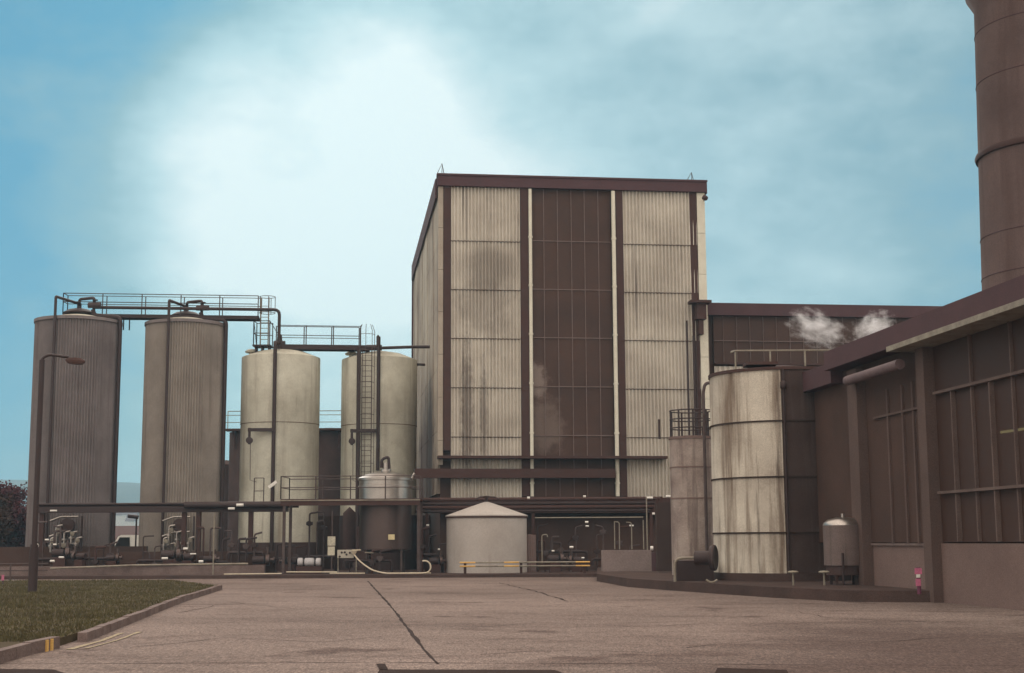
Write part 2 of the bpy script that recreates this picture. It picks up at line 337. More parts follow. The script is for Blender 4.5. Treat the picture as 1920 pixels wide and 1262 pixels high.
g.add(vs, fs); tag(g.build('grass', M('grass_blades', (.112, .100, .048), (.068, .056, .032), .8, .9, rough=.9, spec=.05)), 'short dull green mown grass covering the lawn left of the road', 'grass', kind='stuff')
def kerb(P, zt):
    g = MB()
    for a, b in zip(P, P[1:]):
        n = max(1, round((b-a).length/.9))
        for i in range(n):
            p = a.lerp(b, i/n+.004); q = a.lerp(b, (i+1)/n-.004); d = (q-p); d.z = 0; d.normalize(); s = Vector((-d.y, d.x, 0)); jit = random.uniform(-.012, .012)
            g.obox((p+q)/2+s*(.075)+UP*(-.08+jit), (q-p)/2, s*.075, UP*(zt/2+.02))
    return struct('kerb', g, m_kerb)
m_kerb = M('kerb_stone', (.20, .15, .135), (.12, .085, .075), 1.5, .9, fine=.14, bump=.4)
kerb(K1, .15); kerb(K2, .13)
for k in (0, 1):
    d = (K1[3]-K1[2]); d.z = 0; d.normalize(); s_ = Vector((-d.y, d.x, 0)); p = K1[2].lerp(K1[3], .50+.17*k); g = MB(); g.obox(Vector((p.x, p.y, .085))+s_*.06, d*.045, s_*.083, UP*.088); struct('kerb_marking', g, m_yel)
# hills with scrub noise
m_hill = M('far_hill', (.07, .075, .05), (.035, .045, .03), .012, 1.0)
g = MB(); vs = []; nx, ny = 90, 14
for j in range(ny):
    for i in range(nx):
        x = -1900+i*28; y = 1250+j*50; t = j/(ny-1); h = (78+10*noise.noise((i*.16, 2, 0))+3*noise.noise((i*.9, 5, 0)))*math.sin(min(1, t*1.2)*math.pi/2)
        vs.append((x, y, max(h*(1-max(0, (i-60))/30) if i > 60 else h, 0)-1))
g.add(vs, [(j*nx+i, j*nx+i+1, (j+1)*nx+i+1, (j+1)*nx+i) for j in range(ny-1) for i in range(nx-1)], True); struct('hill', g, m_hill)
m_hroof = M('distant_roof', (.14, .09, .08)); m_hwall = M('distant_wall', (.62, .58, .52))
for k in range(16):
    px = [4, 14, 26, 38, 224, 232, 240, 249, 256, 228, 237, 246, 10, 33, 253, 20][k]; py = [968, 975, 970, 978, 966, 970, 965, 969, 974, 975, 978, 977, 981, 984, 963, 961][k]
    Y = 900+random.uniform(-60, 120); p = W(px, py, Y); w = random.uniform(5, 9)
    rt = thing('distant_house', ['tiny pale house among others on the far slope left of the first silo', 'tiny pale house on the far slope seen between the first two silos'][4 <= k < 12 or k == 14], 'house', (p.x, p.y, 0), 'tiny houses of the far town')
    a = MB(); a.box((p.x, p.y, (p.z-1)/2), w, 7, p.z-1+2); a.build('wall', m_hwall, rt)
    a = MB(); zt = p.z; a.add([(p.x-w/2-.3, p.y-4, zt-.02), (p.x+w/2+.3, p.y-4, zt-.02), (p.x+w/2+.3, p.y+4, zt-.02), (p.x-w/2-.3, p.y+4, zt-.02), (p.x-w/2-.3, p.y, zt+2.4), (p.x+w/2+.3, p.y, zt+2.4)], [(0, 1, 5, 4), (2, 3, 4, 5), (0, 4, 3), (1, 2, 5), (0, 3, 2, 1)]); a.build('roof', m_hroof, rt)
# ------------------------------------------------------------------ plant slab, bund
slab = [(-32, 66), (G(415, 1081).x, 64.7), (G(790, 1081).x, 64.5), (G(1119, 1081).x, 64.4), (G(1119, 1081).x+1.5, 90), (-32, 82)]
g = MB(); g.prism(slab, 0, .15); struct('plant_slab', g, m_dconc)
slab = []
for q in ((1119, 1090), (1178, 1101), (1266, 1108), (1447, 1121), (1594, 1129), (1750, 1130), (2050, 1131)): p = G(*q); slab.append((p.x, p.y))
slab += [(26, 90), (G(1119, 1081).x+1.5, 90)]
g = MB(); g.prism(slab, 0, .30); struct('plant_slab', g, m_dconc)
SL = .15
# ------------------------------------------------------------------ tower building
T0 = Vector((X(822, 600, 72), 72, 0))
def FA(px, py, b=0.0, O=None):       # (a, z) on the plane at depth b of the plant grid
    O = O or T0; d = ray(px, py); P = O+E2*b; t = (P-CAM).dot(E2)/d.dot(E2); h = CAM+d*t
    return (h-O).dot(E1), h.z
aR, zT = FA(1320, 342); _, zT0 = FA(822, 326); zTop = (zT+zT0)/2
DEP = 24.0
tower = thing('tower_building', 'tall cladded process tower with pale corrugated bays either side of a dark glazed strip', 'building', (T0.x, T0.y, 0))
def xx(px, py=560): return FA(px, py)[0]
def zz(py, px=960): return FA(px, py)[1]
zf = zTop-.62                                  # underside of fascia
zbot = zz(931)
g = MB(); g.gbox(T0, .12, aR-.12, .25, DEP, .1, zTop-.12); g.build('wall', m_wall, tower)
g = MB(); g.gbox(T0, -.06, aR+.08, -.22, .25, zf, zTop-.02); g.gbox(T0, -.10, aR+.12, -.27, .30, zTop-.08, zTop+.02)
for a in (-.08, aR-.26+.3): g.gbox(T0, a, a+.2, .30, DEP+.1, zf+.05, zTop)
g.build('roof_fascia', m_fascia, tower)
g = MB(); g.gbox(T0, .1, aR-.1, .26, DEP, zTop-.12, zTop-.02); g.build('roof', m_dtank, tower)
def corr(mb, O, a0, a1, b, zs, n, amp, side=False):
    m = n*12
    for i, (z0, z1) in enumerate(zip(zs, zs[1:])):
        vs = []
        for (z, off) in ((z0-.09, .030), (z1, 0)):
            for k in range(m+1):
                a = a0+(a1-a0)*k/m; d = -amp*(.5+.5*math.tanh(2.2*math.cos(2*math.pi*n*k/m)-.5))
                q = (O+E1*a+E2*(b-off+d)) if not side else (O+E2*a+E1*(b-off+d)); vs.append((q.x, q.y, z))
        mb.add(vs, [(k, k+1, m+1+k+1, m+1+k) for k in range(m)], True)
rows = [zz(931)] + [zz(p) for p in (816, 724, 632, 541, 450)] + [zf+.02]
g = MB(); corr(g, T0, xx(845.5), xx(975.5), .12, rows, 20, .17); g.build('cladding', M('sooty_corrugated_sheet', (.67, .63, .55), (.44, .395, .335), .35, .8, streak=[((.15, .11, .09), 1.5, .60, .75), ((.22, .17, .135), 5, .60, .6)], blobs=[((2.6, .4, 15.6), (1.7, 3, 1.5), (.24, .20, .165), .55, .25, 1.4), ((2.4, .4, 13.6), (1.9, 3, 1.8), (.24, .20, .165), .45, .4, 1.3), ((1.45, .4, 8.2), (.42, 3, 4.4), (.15, .115, .095), .65, .35, 3), ((2.3, .4, 8.0), (.25, 3, 3.4), (.15, .115, .095), .55, .35, 3)]), tower, 'pale corrugated cladding of the left bay, rust streaked low down')
for (p0, p1, nn) in ((845.5, 975.5, 20), (1170, 1309, 21)):
    for z_ in rows[1:-1]:
        g = MB(); m_ = nn*12; a0_, a1_ = xx(p0), xx(p1); vs = []
        for zq in (z_-.125, z_-.085):
            for k in range(m_+1):
                q = T0+E1*(a0_+(a1_-a0_)*k/m_)+E2*(.12-.038-.17*(.5+.5*math.tanh(2.2*math.cos(2*math.pi*nn*k/m_)-.5))); vs.append((q.x, q.y, zq))
        g.add(vs, [(k, k+1, m_+k+2, m_+k+1) for k in range(m_)], True); g.build('joint_flashing', m_brown, tower)
g = MB(); corr(g, T0, xx(1170), xx(1309), .12, rows, 21, .17); g.build('cladding', m_clad, tower, 'pale corrugated cladding of the right bay')
for p0, p1, zb, b0 in ((831.5, 844.5, 845, -.1), (976.5, 990.5, 931, -.1), (1156.5, 1169, 931, -.1), (1296, 1309.5, 600, -.06)):
    g = MB(); g.gbox(T0, xx(p0), xx(p1), b0, .24, zz(zb) if zb != 600 else zz(940), zf-.003); g.build('column', m_brown, tower)
for p0, p1 in ((991.5, 998), (1148, 1155.5)):
    g = MB(); am = (xx(p0)+xx(p1))/2; r = (xx(p1)-xx(p0))/2
    zs = [zz(931)]+[zf-.05-k*2.55 for k in range(6, -1, -1)]
    c = T0+E1*am+E2*(-.10)
    g.tube([(c.x, c.y, zs[0]), (c.x, c.y, zf-.05)], r, 12)
    for z in zs[1:-1]: g.tube([(c.x, c.y, z-.05), (c.x, c.y, z+.05)], r+.025, 12)
    g.build('downpipe', m_white, tower)
# corner strips
g = MB()
for k in range(8):
    z1 = zf-.01-k*2.2; z0 = max(z1-2.18, zz(872))
    if z1 > z0: g.gbox(T0, -.02, xx(830.8), -.05, .24, z0, z1)
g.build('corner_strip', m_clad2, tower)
g = MB()
for k in range(8):
    z1 = zf-.01-k*2.2; z0 = max(z1-2.18, zz(800))
    if z1 > z0: g.gbox(T0, xx(1310.5), aR, -.05, .24, z0, z1)
g.build('corner_strip', m_white, tower)
# glazing with bars
g = MB(); g.gbox(T0, xx(998.5), xx(1147.5), .10, .24, zz(945), zf-.004); gl = g.build('glazing', m_glaze, tower)
g = MB()
for p in (1021, 1047, 1073, 1098, 1124): g.gbox(T0, xx(p)-.018, xx(p)+.018, .06, .098, zz(931), zf-.01)
for p in (450, 541, 632, 724, 816): g.gbox(T0, xx(998.8), xx(1147.2), .055, .097, zz(p)-.022, zz(p)+.022)
g.build('glazing_bars', m_mull, tower)
# side wall (faces left)
g = MB(); zside = zf+.1
bs = [0, 3.0, 5.6, 8.2, 10.8, 13.4, 16.0, 18.6, 21.2, DEP]
for i, (b0, b1) in enumerate(zip(bs, bs[1:])):
    for k in range(5):
        z1 = zside-k*3.2; z0 = max(z1-3.17, 4.0)
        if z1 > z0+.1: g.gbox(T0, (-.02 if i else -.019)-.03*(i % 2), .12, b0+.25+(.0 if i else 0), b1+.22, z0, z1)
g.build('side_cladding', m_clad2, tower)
g = MB(); g.gbox(T0, -.16, -.075, .31, DEP+.15, zf-.55, zTop-.15); g.gbox(T0, -.12, .1, DEP-.05+.25, DEP+.55, 4, zf); g.build('side_fascia', m_fascia, tower)
g = MB()   # canopy ledge and lower beam on the front
g.gbox(T0, -.05, xx(1246, 858), -.75, .10, zz(861), zz(856)); g.build('canopy', m_brown, tower)
g = MB(); g.gbox(T0, -1.2, xx(1145), -.6, -.12, zz(897), zz(880)); g.build('beam', m_brown, tower)
g = MB(); g.gbox(T0, -.4, aR+6, -.5, .10, zz(962), zz(934)); g.build('lintel', m_brown, tower)
# roof fittings
for px, py, h in ((829, 322, .62), (1298, 338, .5)):
    a, z = FA(px, py); p = T0+E1*a+E2*.15; p.z = zTop+.02
    g = MB(); g.tube([p, p+UP*h, p-E1*.28], .022, 6); g.tube([p+UP*h*.0+E1*(.12), p+UP*h], .02, 6); g.tube([p+E1*.12, p-E1*.28], .02, 6)
    tag(g.build('roof_bracket', m_rail), 'thin pointed steel bracket above the %s front corner of the tower roof' % ('left' if px < 1000 else 'right'), 'bracket')
fl = W(1322, 371, 73); 
ft = thing('floodlight', 'small dark floodlight sticking out of the top right corner of the tower', 'floodlight', fl)
g = MB(); g.lathe([(0.001, .12), (.12, .10), (.15, -.08), (.10, -.12), (.001, -.12)], fl, 16, axis=Vector((.5, -.6, -.5)).normalized()); g.build('lamp_housing', m_brown, ft)
g = MB(); g.tube([fl, T0+E1*(aR-.02)+E2*.1+UP*fl.z], .03, 6); g.build('bracket', m_brown, ft)
# outlet box on right corner
q = T0+E1*(xx(1303)); a0 = xx(1288, 565)
g = MB(); g.gbox(T0, a0, xx(1326, 565), -.9, -.12, zz(567), zz(562))
for zA, zB, w in ((zz(597), zz(567.3), .26),):
    g.gbox(T0, a0+.35, a0+.85, -.7, -.13, zA, zB)
g.gbox(T0, a0+.48, a0+.72, -.55, -.13, zz(625), zz(597.3))
ob = tag(g.build('rainwater_hopper', m_brown), 'brown rainwater hopper with a flat lid on the right corner of the tower', 'hopper')
g = MB()
for k, a in enumerate((xx(1288, 700), xx(1300, 700), xx(1304, 700))):
    p = T0+E1*a+E2*(-.22); g.tube([(p.x, p.y, zz(930)), (p.x, p.y, zz([598, 626, 640][k]))], [.05, .06, .04][k], 8)
tag(g.build('pipe_bundle', m_pipe), 'bundle of thin dark pipes running down the right bay of the tower below the hopper', 'pipes')
# ------------------------------------------------------------------ annex behind, right
zA = FA(1400, 570, 1.5)[1]; aA1 = FA(1960, 580, 1.5)[0]
ann = thing('annex_building', 'long lower dark glazed building joining the tower on its right', 'building', T0+E1*(aR+8)+E2*1.5)
def ax(px, py=620): return FA(px, py, 1.5)[0]
def az(py, px=1450): return FA(px, py, 1.5)[1]
g = MB(); g.gbox(T0, aR+.1, aA1, 1.75, 20, .1, zA-.1); g.build('wall', m_wall, ann)
g = MB(); g.gbox(T0, aR+.02, aA1+.1, 1.25, 1.75, zA-.66, zA); g.build('roof_fascia', m_fascia, ann)
g = MB(); g.gbox(T0, ax(1338), aA1, 1.55, 1.74, az(683), zA-.663); g.build('glazing', m_glaze, ann)
g = MB()
for p in list(range(1356, 1800, 25)): g.gbox(T0, ax(p)-.012, ax(p)+.012, 1.50, 1.548, az(683), zA-.67)
g.gbox(T0, ax(1338), aA1, 1.49, 1.547, az(640)-.02, az(640)+.02)
g.build('glazing_bars', m_mull, ann)
g = MB(); corr(g, T0, ax(1338), aA1-.1, 1.62, [.3+2.2, az(684)-.1], 66, .08); g.build('cladding', m_clad, ann)
g = MB(); g.gbox(T0, aR+.03, ax(1327), 1.3, 1.75, az(1000), zA-.67); g.build('corner_strip', m_clad2, ann)
g = MB(); g.gbox(T0, ax(1338), aA1, 1.45, 1.54, az(684), az(680)); g.build('sill', m_brown, ann)
# ground floor canopy wall behind the rack (dark)
g = MB(); g.gbox(T0, aR-1.6, aR+7, -.8, .1, .25, zz(962)); 
bw = tag(g.build('plant_room', m_wall), 'dark low plant room wall behind the tanks right of the tower foot', 'building')
# ------------------------------------------------------------------ right workshop building
B0 = Vector((11.45, 31.6, 0)); 
def bt(px, py=800):                  # distance along the long wall of the point on the pixel column
    d = ray(px, py); t = (B0-CAM).dot(E1)/d.dot(E1); return (CAM+d*t-B0).dot(E2), (CAM+d*t).z
def bz(px, py): return bt(px, py)[1]
shop = thing('workshop_building', 'long dark workshop with tall gridded windows and a deep maroon fascia', 'building', B0)
zE = bz(1796, 579); tf = bt(1521, 690)[0]; tn = -46.0  # near end extended unseen past the camera to darken the right-hand road
print('B: zE', zE, 'tf', tf, 'zA', zA, 'zTop', zTop, 'aR', aR)
zFs = bz(1800, 622); zsill = bz(1850, 1019)
def wall(mb, t0, t1, a0, a1, z0, z1): mb.gbox(B0, a0, a1, t0, t1, z0, z1)
g = MB(); wall(g, tn, bt(1582, 800)[0], -.55, .3, zFs+.02, zE); wall(g, bt(1582, 800)[0]+.002, tf, -.35, .3, zFs-.35, zE-.3); g.build('roof_fascia', m_fascia, shop)
g = MB(); wall(g, tn, bt(1712, 700)[0], -.72, .3, zFs-.12, zFs+.017); g.build('gutter', m_railp, shop)
g = MB(); wall(g, tn, bt(1582, 800)[0], -.02, 24, zE-.35, zE-.05); g.build('roof', m_dtank, shop)
g = MB(); wall(g, tn, bt(1582)[0], .06, .26, .0, zsill); g.build('dado', m_dado, shop)
g = MB(); wall(g, bt(1745)[0]+.01, tf, .03, .2, zsill+.02, zFs); wall(g, tn, bt(1582)[0], 12, 12.3, .2, zE-.36); wall(g, bt(1582)[0]-.01, bt(1582)[0]+.3, .3, 24, .2, zE-.06); wall(g, tn-.2, tn, .3, 24, .2, zE-.06); g.build('wall', m_wall, shop)
def pier(px, w, a0=-.12):
    t = bt(px, 850)[0]; g = MB(); wall(g, t-w/2, t+w/2, a0, .25, .0, zFs-.13); g.build('pier', m_pier, shop)
pier(1617, .75, -.25); pier(1745, .5, -.2)
g = MB(); wall(g, tn, bt(1750)[0], .10, .12, zsill+.03, zFs-.13); g.build('window_glass', m_glass, shop)
g = MB(); ts = bt(1755)[0]; zt1 = bz(1860, 711); zt2 = bz(1860, 916); zt3 = bz(1860, 815)
t = ts-1.0; k = 0
while t > tn+.2:
    wall(g, t-.028, t+.028, .02 if k % 2 else -.02, .10, zsill+.05, zFs-.13 if k % 2 else zt1); t -= 1.06; k += 1
g.build('mullion', m_sbar, shop)
g = MB()
for z_ in (zt1, zt2): wall(g, tn, ts, -.05, .10, z_-.035, z_+.035)
g.build('transom', m_sbar, shop)
g = MB()
for px in (1666, 1694, 1714): 
    t = bt(px)[0]; wall(g, t-.05, t+.05, -.03, .03, zsill+.0, zFs-.9)
t0_, t1_ = bt(1640)[0], bt(1735)[0]; wall(g, t1_, t0_, -.04, .028, bz(1700, 770)-.03, bz(1700, 770)+.03); g.build('wall_ribs', m_pier, shop)
g = MB(); wall(g, bt(1750)[0], bt(1600)[0], .0, .028, zsill-.06, zsill); g.build('sill', m_mull, shop)
# pale duct below the fascia
tA, tB = bt(1616, 705)[0], bt(1718, 680)[0]; zd = bz(1718, 683)
g = MB(); p = B0+E1*(-.45)+E2*tA; q = B0+E1*(-.45)+E2*tB; g.tube([(p.x, p.y, zd), (q.x, q.y, zd)], .14, 14)
pd = g.build('roof_duct', M('pale_mauve_duct', (.17, .12, .12), rough=.7)); tag(pd, 'pale mauve horizontal duct slung under the workshop fascia', 'duct')
# fluorescent lamps inside
for px0, py0, px1, py1 in ((1871, 811.5, 1899, 807.5), (1909, 806, 1945, 800)):
    d0 = ray(px0, py0); t = (B0+E1*5-CAM).dot(E1)/d0.dot(E1); a = CAM+d0*t
    d1 = ray(px1, py1); t = (B0+E1*5-CAM).dot(E1)/d1.dot(E1); b = CAM+d1*t
    r_ = thing('fluorescent_lamp', 'lit yellow green fluorescent tube inside the workshop window, %s of two' % ('farther' if px0 < 1900 else 'nearer, at the picture edge,'), 'lamp', a, 'lit tubes inside the workshop')
    g = MB(); g.tube([a, b], .04, 8); g.build('tube', m_tube, r_)
    g = MB(); g.beam(a+UP*.08, b+UP*.08, .1, .06); g.tube([a.lerp(b, .5)+UP*.1, Vector((a.lerp(b, .5).x, a.lerp(b, .5).y, zE-.36))], .01, 5); g.build('housing', m_rail, r_)
# chimney stack
cY = 50; cR = 146/FPX*cY; cX = X(1836.5+148, 430, cY)
st = thing('chimney_stack', 'huge round brown stack rising behind the workshop roof at the right edge', 'chimney', (cX, cY, 0))
zfl = Z(1826, 8, cY); cT = lambda z: cR-.26*max(0, z-9.8)/(zfl-9.8)
g = MB(); g.lathe([(cR, .1), (cR, 9.8), (cT(zfl), zfl), (cT(zfl)+.28, zfl+.5), (cT(zfl)+.28, zfl+3.2), (cT(zfl), zfl+3.6), (cT(zfl), zfl+9)], (cX, cY, 0), 72); g.build('shaft', m_stack, st)
zb = Z(1829, 290, cY); g = MB(); g.lathe([(cT(zb)-.02, zb-.12), (cT(zb)+.09, zb-.10), (cT(zb)+.12, zb), (cT(zb)+.09, zb+.10), (cT(zb)-.02, zb+.12)], (cX, cY, 0), 72); g.build('band', m_brown, st)
for p_ in (155, 445, 520, 60): 
    z_ = Z(1832, p_, cY); g = MB(); g.lathe([(cT(z_)-.01, z_-.025), (cT(z_)+.02, z_), (cT(z_)-.01, z_+.025)], (cX, cY, 0), 72); g.build('seam', m_fascia, st)
# ------------------------------------------------------------------ silos
SIL = [(140, 74, 158, 606), (343.5, 75, 149, 611), (525, 76, 146, 672), (710.5, 77, 141, 676)]
silo = []
for i, (px, Y, wpx, pt) in enumerate(SIL):
    x = X(px, 800, Y); r = wpx/2/FPX*Y; zt = Z(px, pt, Y); silo.append((x, Y, r, zt))
def ring(mb, x, Y, r, z, h=.1, o=.03): mb.lathe([(r-.005, z-h/2), (r+o, z-h/2), (r+o, z+h/2), (r-.005, z+h/2)], (x, Y, 0), 64)
slab_lab = ['tall ribbed grey silo farthest left behind the street lamp', 'tall ribbed grey silo second from the left']
for i in (0, 1):
    x, Y, r, zt = silo[i]
    t = thing('silo', slab_lab[i], 'silo', (x, Y, 0), 'ribbed grey silos')
    g = MB(); n = 180; g.lathe([(r, .6), (r, zt)], (x, Y, 0), n, rib=-.10, ribn=1); g.build('shell', [m_silo, m_silo2][i], t)
    g = MB(); ring(g, x, Y, r, zt, .16, .05); g.build('rim', m_silo, t); g = MB(); ring(g, x, Y, r-.02, .75, .5, .07); g.build('base_ring', m_silo, t)
    g = MB(); g.lathe([(r+.02, zt), (r*.55, zt+.28), (.55, zt+.42)], (x, Y, 0), 48); rf = g.build('roof', m_tank, t)
    g = MB(); g.lathe([(.56, zt+.3), (.50, zt+.42), (.80, zt+.48), (.82, zt+.54), (.55, zt+.70), (.2, zt+.78), (.001, zt+.79)], (x, Y, 0), 32); g.lathe([(.12, zt+.75), (.12, zt+1.05), (.001, zt+1.06)], (x, Y, 0), 12); g.build('hatch', m_pipe, rf)
lab34 = ['cream painted silo with a rust seam, left of the two', 'cream painted silo with a caged ladder beside the tower']
for i in (2, 3):
    x, Y, r, zt = silo[i]
    t = thing('silo', lab34[i-2], 'silo', (x, Y, 0), 'cream painted silos')
    zs = Z(px, 790, Y)
    zs = Z(SIL[i][0], 797+3*(i-2), Y)
    g = MB(); g.lathe([(r, 1.4 if i == 2 else 2.9), (r, zs-.03), (r+.012, zs), (r+.012, zt-.05), (r, zt)], (x, Y, 0), 96); g.build('shell', m_tank, t)
    g = MB(); ring(g, x, Y, r+.004, zs, .035, .016); g.build('weld_seam', M('rust_seam', (.20, .15, .11), (.10, .07, .05), 3, 1), t)
    g = MB(); g.lathe([(r, zt), (r*.6, zt+.33), (.3, zt+.5), (.001, zt+.52)], (x, Y, 0), 48); rf = g.build('roof', m_tank, t)
    g = MB(); vx, vy = x-r*.72, Y-r*.25; g.lathe([(.14, zt+.05), (.14, zt+.3)], (vx, vy, 0), 16); g.lathe([(.1, zt+.28), (.34, zt+.24), (.36, zt+.32), (.2, zt+.42), (.001, zt+.44)], (vx, vy, 0), 20); g.build('vent', m_tank, t)
    g = MB(); g.lathe([(r+.03, SL), (r+.03, [1.6, 3.0][i-2]), (r-.05, [1.62, 3.02][i-2])], (x, Y, 0), 48); g.build('skirt', m_dtank, t)
# dark skirts under ribbed silos handled by the bund; back silos
for px, Y, wpx, pt, lab in ((478, 96, 96, 812, 'dark brown silo half hidden behind the left cream silo'), (618, 96, 84, 812, 'dark brown silo seen in the gap between the two cream silos'), (424, 99, 34, 872, 'short dark tank seen low behind the second ribbed silo')):
    x = X(px, 880, Y); r = wpx/2/FPX*Y; zt = Z(px, pt, Y)
    t = thing('silo', lab, 'silo', (x, Y, 0), 'dark silos at the back')
    g = MB(); g.lathe([(r, 0), (r, zt)], (x, Y, 0), 40); g.build('shell', m_dtank, t)
    g = MB(); g.lathe([(r+.03, zt), (r*.4, zt+.3), (.001, zt+.35)], (x, Y, 0), 32); g.build('roof', m_dtank, t)
# back walkway
Yb = 94.5; t = thing('back_walkway', 'thin railed walkway linking the dark silos behind the cream ones', 'walkway', W(530, 900, Yb))
a = W(424, 806, Yb); b = W(650, 806, Yb); a.z = b.z = (a.z+b.z)/2
g = MB(); g.beam(a, b, .9, .14); g.build('deck', m_brown, t)
g = MB(); rail(g, [a-Vector((0, .4, 0)), b-Vector((0, .4, 0))], .95, r=.025); rail(g, [a+Vector((0, .5, -0)), b+Vector((0, .5, 0))], 1.3, r=.03, rows=(1.0,)); g.build('railing', m_railp, t)
for px in (440, 545, 636):
    g = MB(); p = W(px, 806, Yb); g.tube([(p.x, p.y, a.z-1.2), (p.x, p.y, a.z)], .07, 6); g.build('post', m_brown, t)
# ------------------------------------------------------------------ silo pipework
def pipe(name, lab, pts, r, mat=None, bend=.25, cat='pipe', n=8, group=None):
    g = MB(); g.tube(pts, r, n, bend=bend); o = g.build(name, mat or m_pipe); return tag(o, lab, cat, group)
sp_ = [silo[0], silo[1]]
nm = ['first', 'second']
for i, (pxr, pyt) in enumerate(((104, 556), (317, 563))):
    x, Y, r, zt = silo[i]; Yf = Y-r-.12
    top = W(pxr, pyt, Yf); bot = W(pxr-[9, 7][i], 945, Yf); bot.x = top.x
    Yf2 = Y-math.sqrt(max(r*r-(top.x-x)**2, 0))-.12; top.y = Yf2; top.z = Z(pxr, pyt, Yf2); 
    pipe('riser_pipe', 'dark riser pipe up the front of the %s ribbed silo bending over to its hatch' % nm[i], [(top.x, top.y, 1.0), top, (x, Y, zt+1.03)], .075, bend=.08, group='risers up the ribbed silos')
    rx = x+r+.14
    pipe('overflow_pipe', 'thick dark pipe down the right edge of the %s ribbed silo' % nm[i], [(x+.9, Y-.6, zt+.62), (x+1.0, Y-.6, zt+.20+.12), (rx, Y-.5, zt+.22), (rx, Y-.5, .9)], .11, bend=.25, group='overflows beside the ribbed silos')
for i, (px0, py0, px1, rr, lab) in enumerate(((516, 648, 514, .10, 'thick dark pipe down the front of the left cream silo'),)):
    x, Y, r, zt = silo[2]; xx0 = X(px0, 700, Y-r); yy = Y-math.sqrt(r*r-(xx0-x)**2)-.13
    pipe('riser_pipe', lab, [(xx0, yy, 1.2), (xx0, yy, zt+.6), (xx0, yy+.9, zt+.62)], rr)
x, Y, r, zt = silo[3]; xx0 = X(710, 720, Y-r); yy = Y-math.sqrt(r*r-(xx0-x)**2)-.13
pipe('riser_pipe', 'thick dark pipe down the middle of the cream silo beside the tower', [(xx0, yy, Z(709, 882, yy)), (xx0, yy, zt+1.0)], .095)
xx1 = X(673, 720, Y-r); yy1 = Y-math.sqrt(r*r-(xx1-x)**2)-.35
pipe('riser_pipe', 'thick dark stringer pipe left of the caged ladder on the cream silo', [(xx1, yy1, 2.4), (xx1, yy1, zt+.45)], .11)
# upper walkway silo 1 -> 3
Yw = 74.3
def wl(px, py, dy=0): 
    s_ = (px-120)/(500-120); Yy = 73.9+1.2*s_+dy; return W(px, py, Yy)
wk = thing('high_walkway', 'long railed walkway with pipes joining the tops of the ribbed silos', 'walkway', wl(300, 1000))
A, Bp = wl(122, 588), wl(486, 599); zd_ = (A.z+Bp.z)/2; A.z = Bp.z = zd_
g = MB(); g.beam(A, Bp, .75, .09); g.beam(A-Vector((0, .4, .06)), Bp-Vector((0, .4, .06)), .06, .17); g.beam(A+Vector((0, .4, -.06)), Bp+Vector((0, .4, -.06)), .06, .17); g.build('deck', m_pipe, wk)
g = MB(); oy = Vector((0, .38, 0))
rail(g, [A-oy, Bp-oy], 1.12, n=5, rows=(1.0, .6), r=.024); rail(g, [A+oy, Bp+oy], 1.12, n=5, rows=(1.0, .6), r=.02); rail(g, [A-oy, A+oy], 1.12, n=1, rows=(1, .6)); g.build('railing', m_rail, wk)
for px in (232, 243, 340, 352, 420): 
    p = wl(px, 600); g = MB(); g.tube([(p.x, p.y, zd_-.75), (p.x, p.y, zd_-.06)], .035, 6); g.build('support', m_pipe, wk)
g = MB(); cc = Bp+Vector((.42, 0, 0))
for h in (.55-.3, 1.12): hoop(g, Vector((cc.x-.0, cc.y, zd_+h)), .42, -math.pi*.95, math.pi*.95)
for k in range(5):
    t_ = -math.pi*.8+k*math.pi*.4; p = cc+Vector((math.cos(t_)*.42, math.sin(t_)*.42, 0)); g.tube([(p.x, p.y, zd_+.25), (p.x, p.y, zd_+1.12)], .018, 5)
g.build('ladder_cage', m_rail, wk)
g = MB()
for dx in (-.02, .4): g.tube([(Bp.x+dx+.1, Bp.y, silo[2][3]+.45), (Bp.x+dx+.1, Bp.y, zd_+1.1)], .035, 6)
for k in range(8): z_ = silo[2][3]+.6+k*.3; g.tube([(Bp.x+.08, Bp.y, z_), (Bp.x+.5, Bp.y, z_)], .018, 5)
g.build('ladder', m_railp, wk)
P1 = wl(178, 574, -.55); P2 = wl(524, 583, -.55); P1.z = P2.z = (P1.z+P2.z)/2
x3, Y3, r3, zt3 = silo[2]
pipe('transfer_pipe', 'long dark pipe along the high walkway that drops onto the left cream silo', [(P1.x, P1.y, P1.z), (P2.x, P2.y, P2.z), (P2.x, P2.y, zt3+.35)], .085, bend=.3)
for i in (0, 1):
    x, Y, r, zt = silo[i]; xa = x+.05; xb = x+.95
    pipe('hatch_pipe', 'short bent pipe above the hatch of the %s ribbed silo' % nm[i], [(x+.02, Y-.1, zt+.95), (x+.10, Y-.3, zt+1.22), (xb, Y-.6, zt+1.24), (xb, Y-.6, zt+.3)], .08, bend=.12, group='bent pipes over the silo hatches')
    g = MB(); p = Vector((xb+.1, Y-.75, P1.z+.06)); g.tube([p-Vector((.35, 0, 0)), p+Vector((.3, 0, 0))], .15, 12); g.lathe([(.001, .32), (.14, .3), (.14, .25), (.04, .24), (.04, 0)], p, 12)
    tag(g.build('valve', m_pipe), 'squat valve on the pipe above the %s ribbed silo' % nm[i], 'valve', 'valves above the ribbed silos')
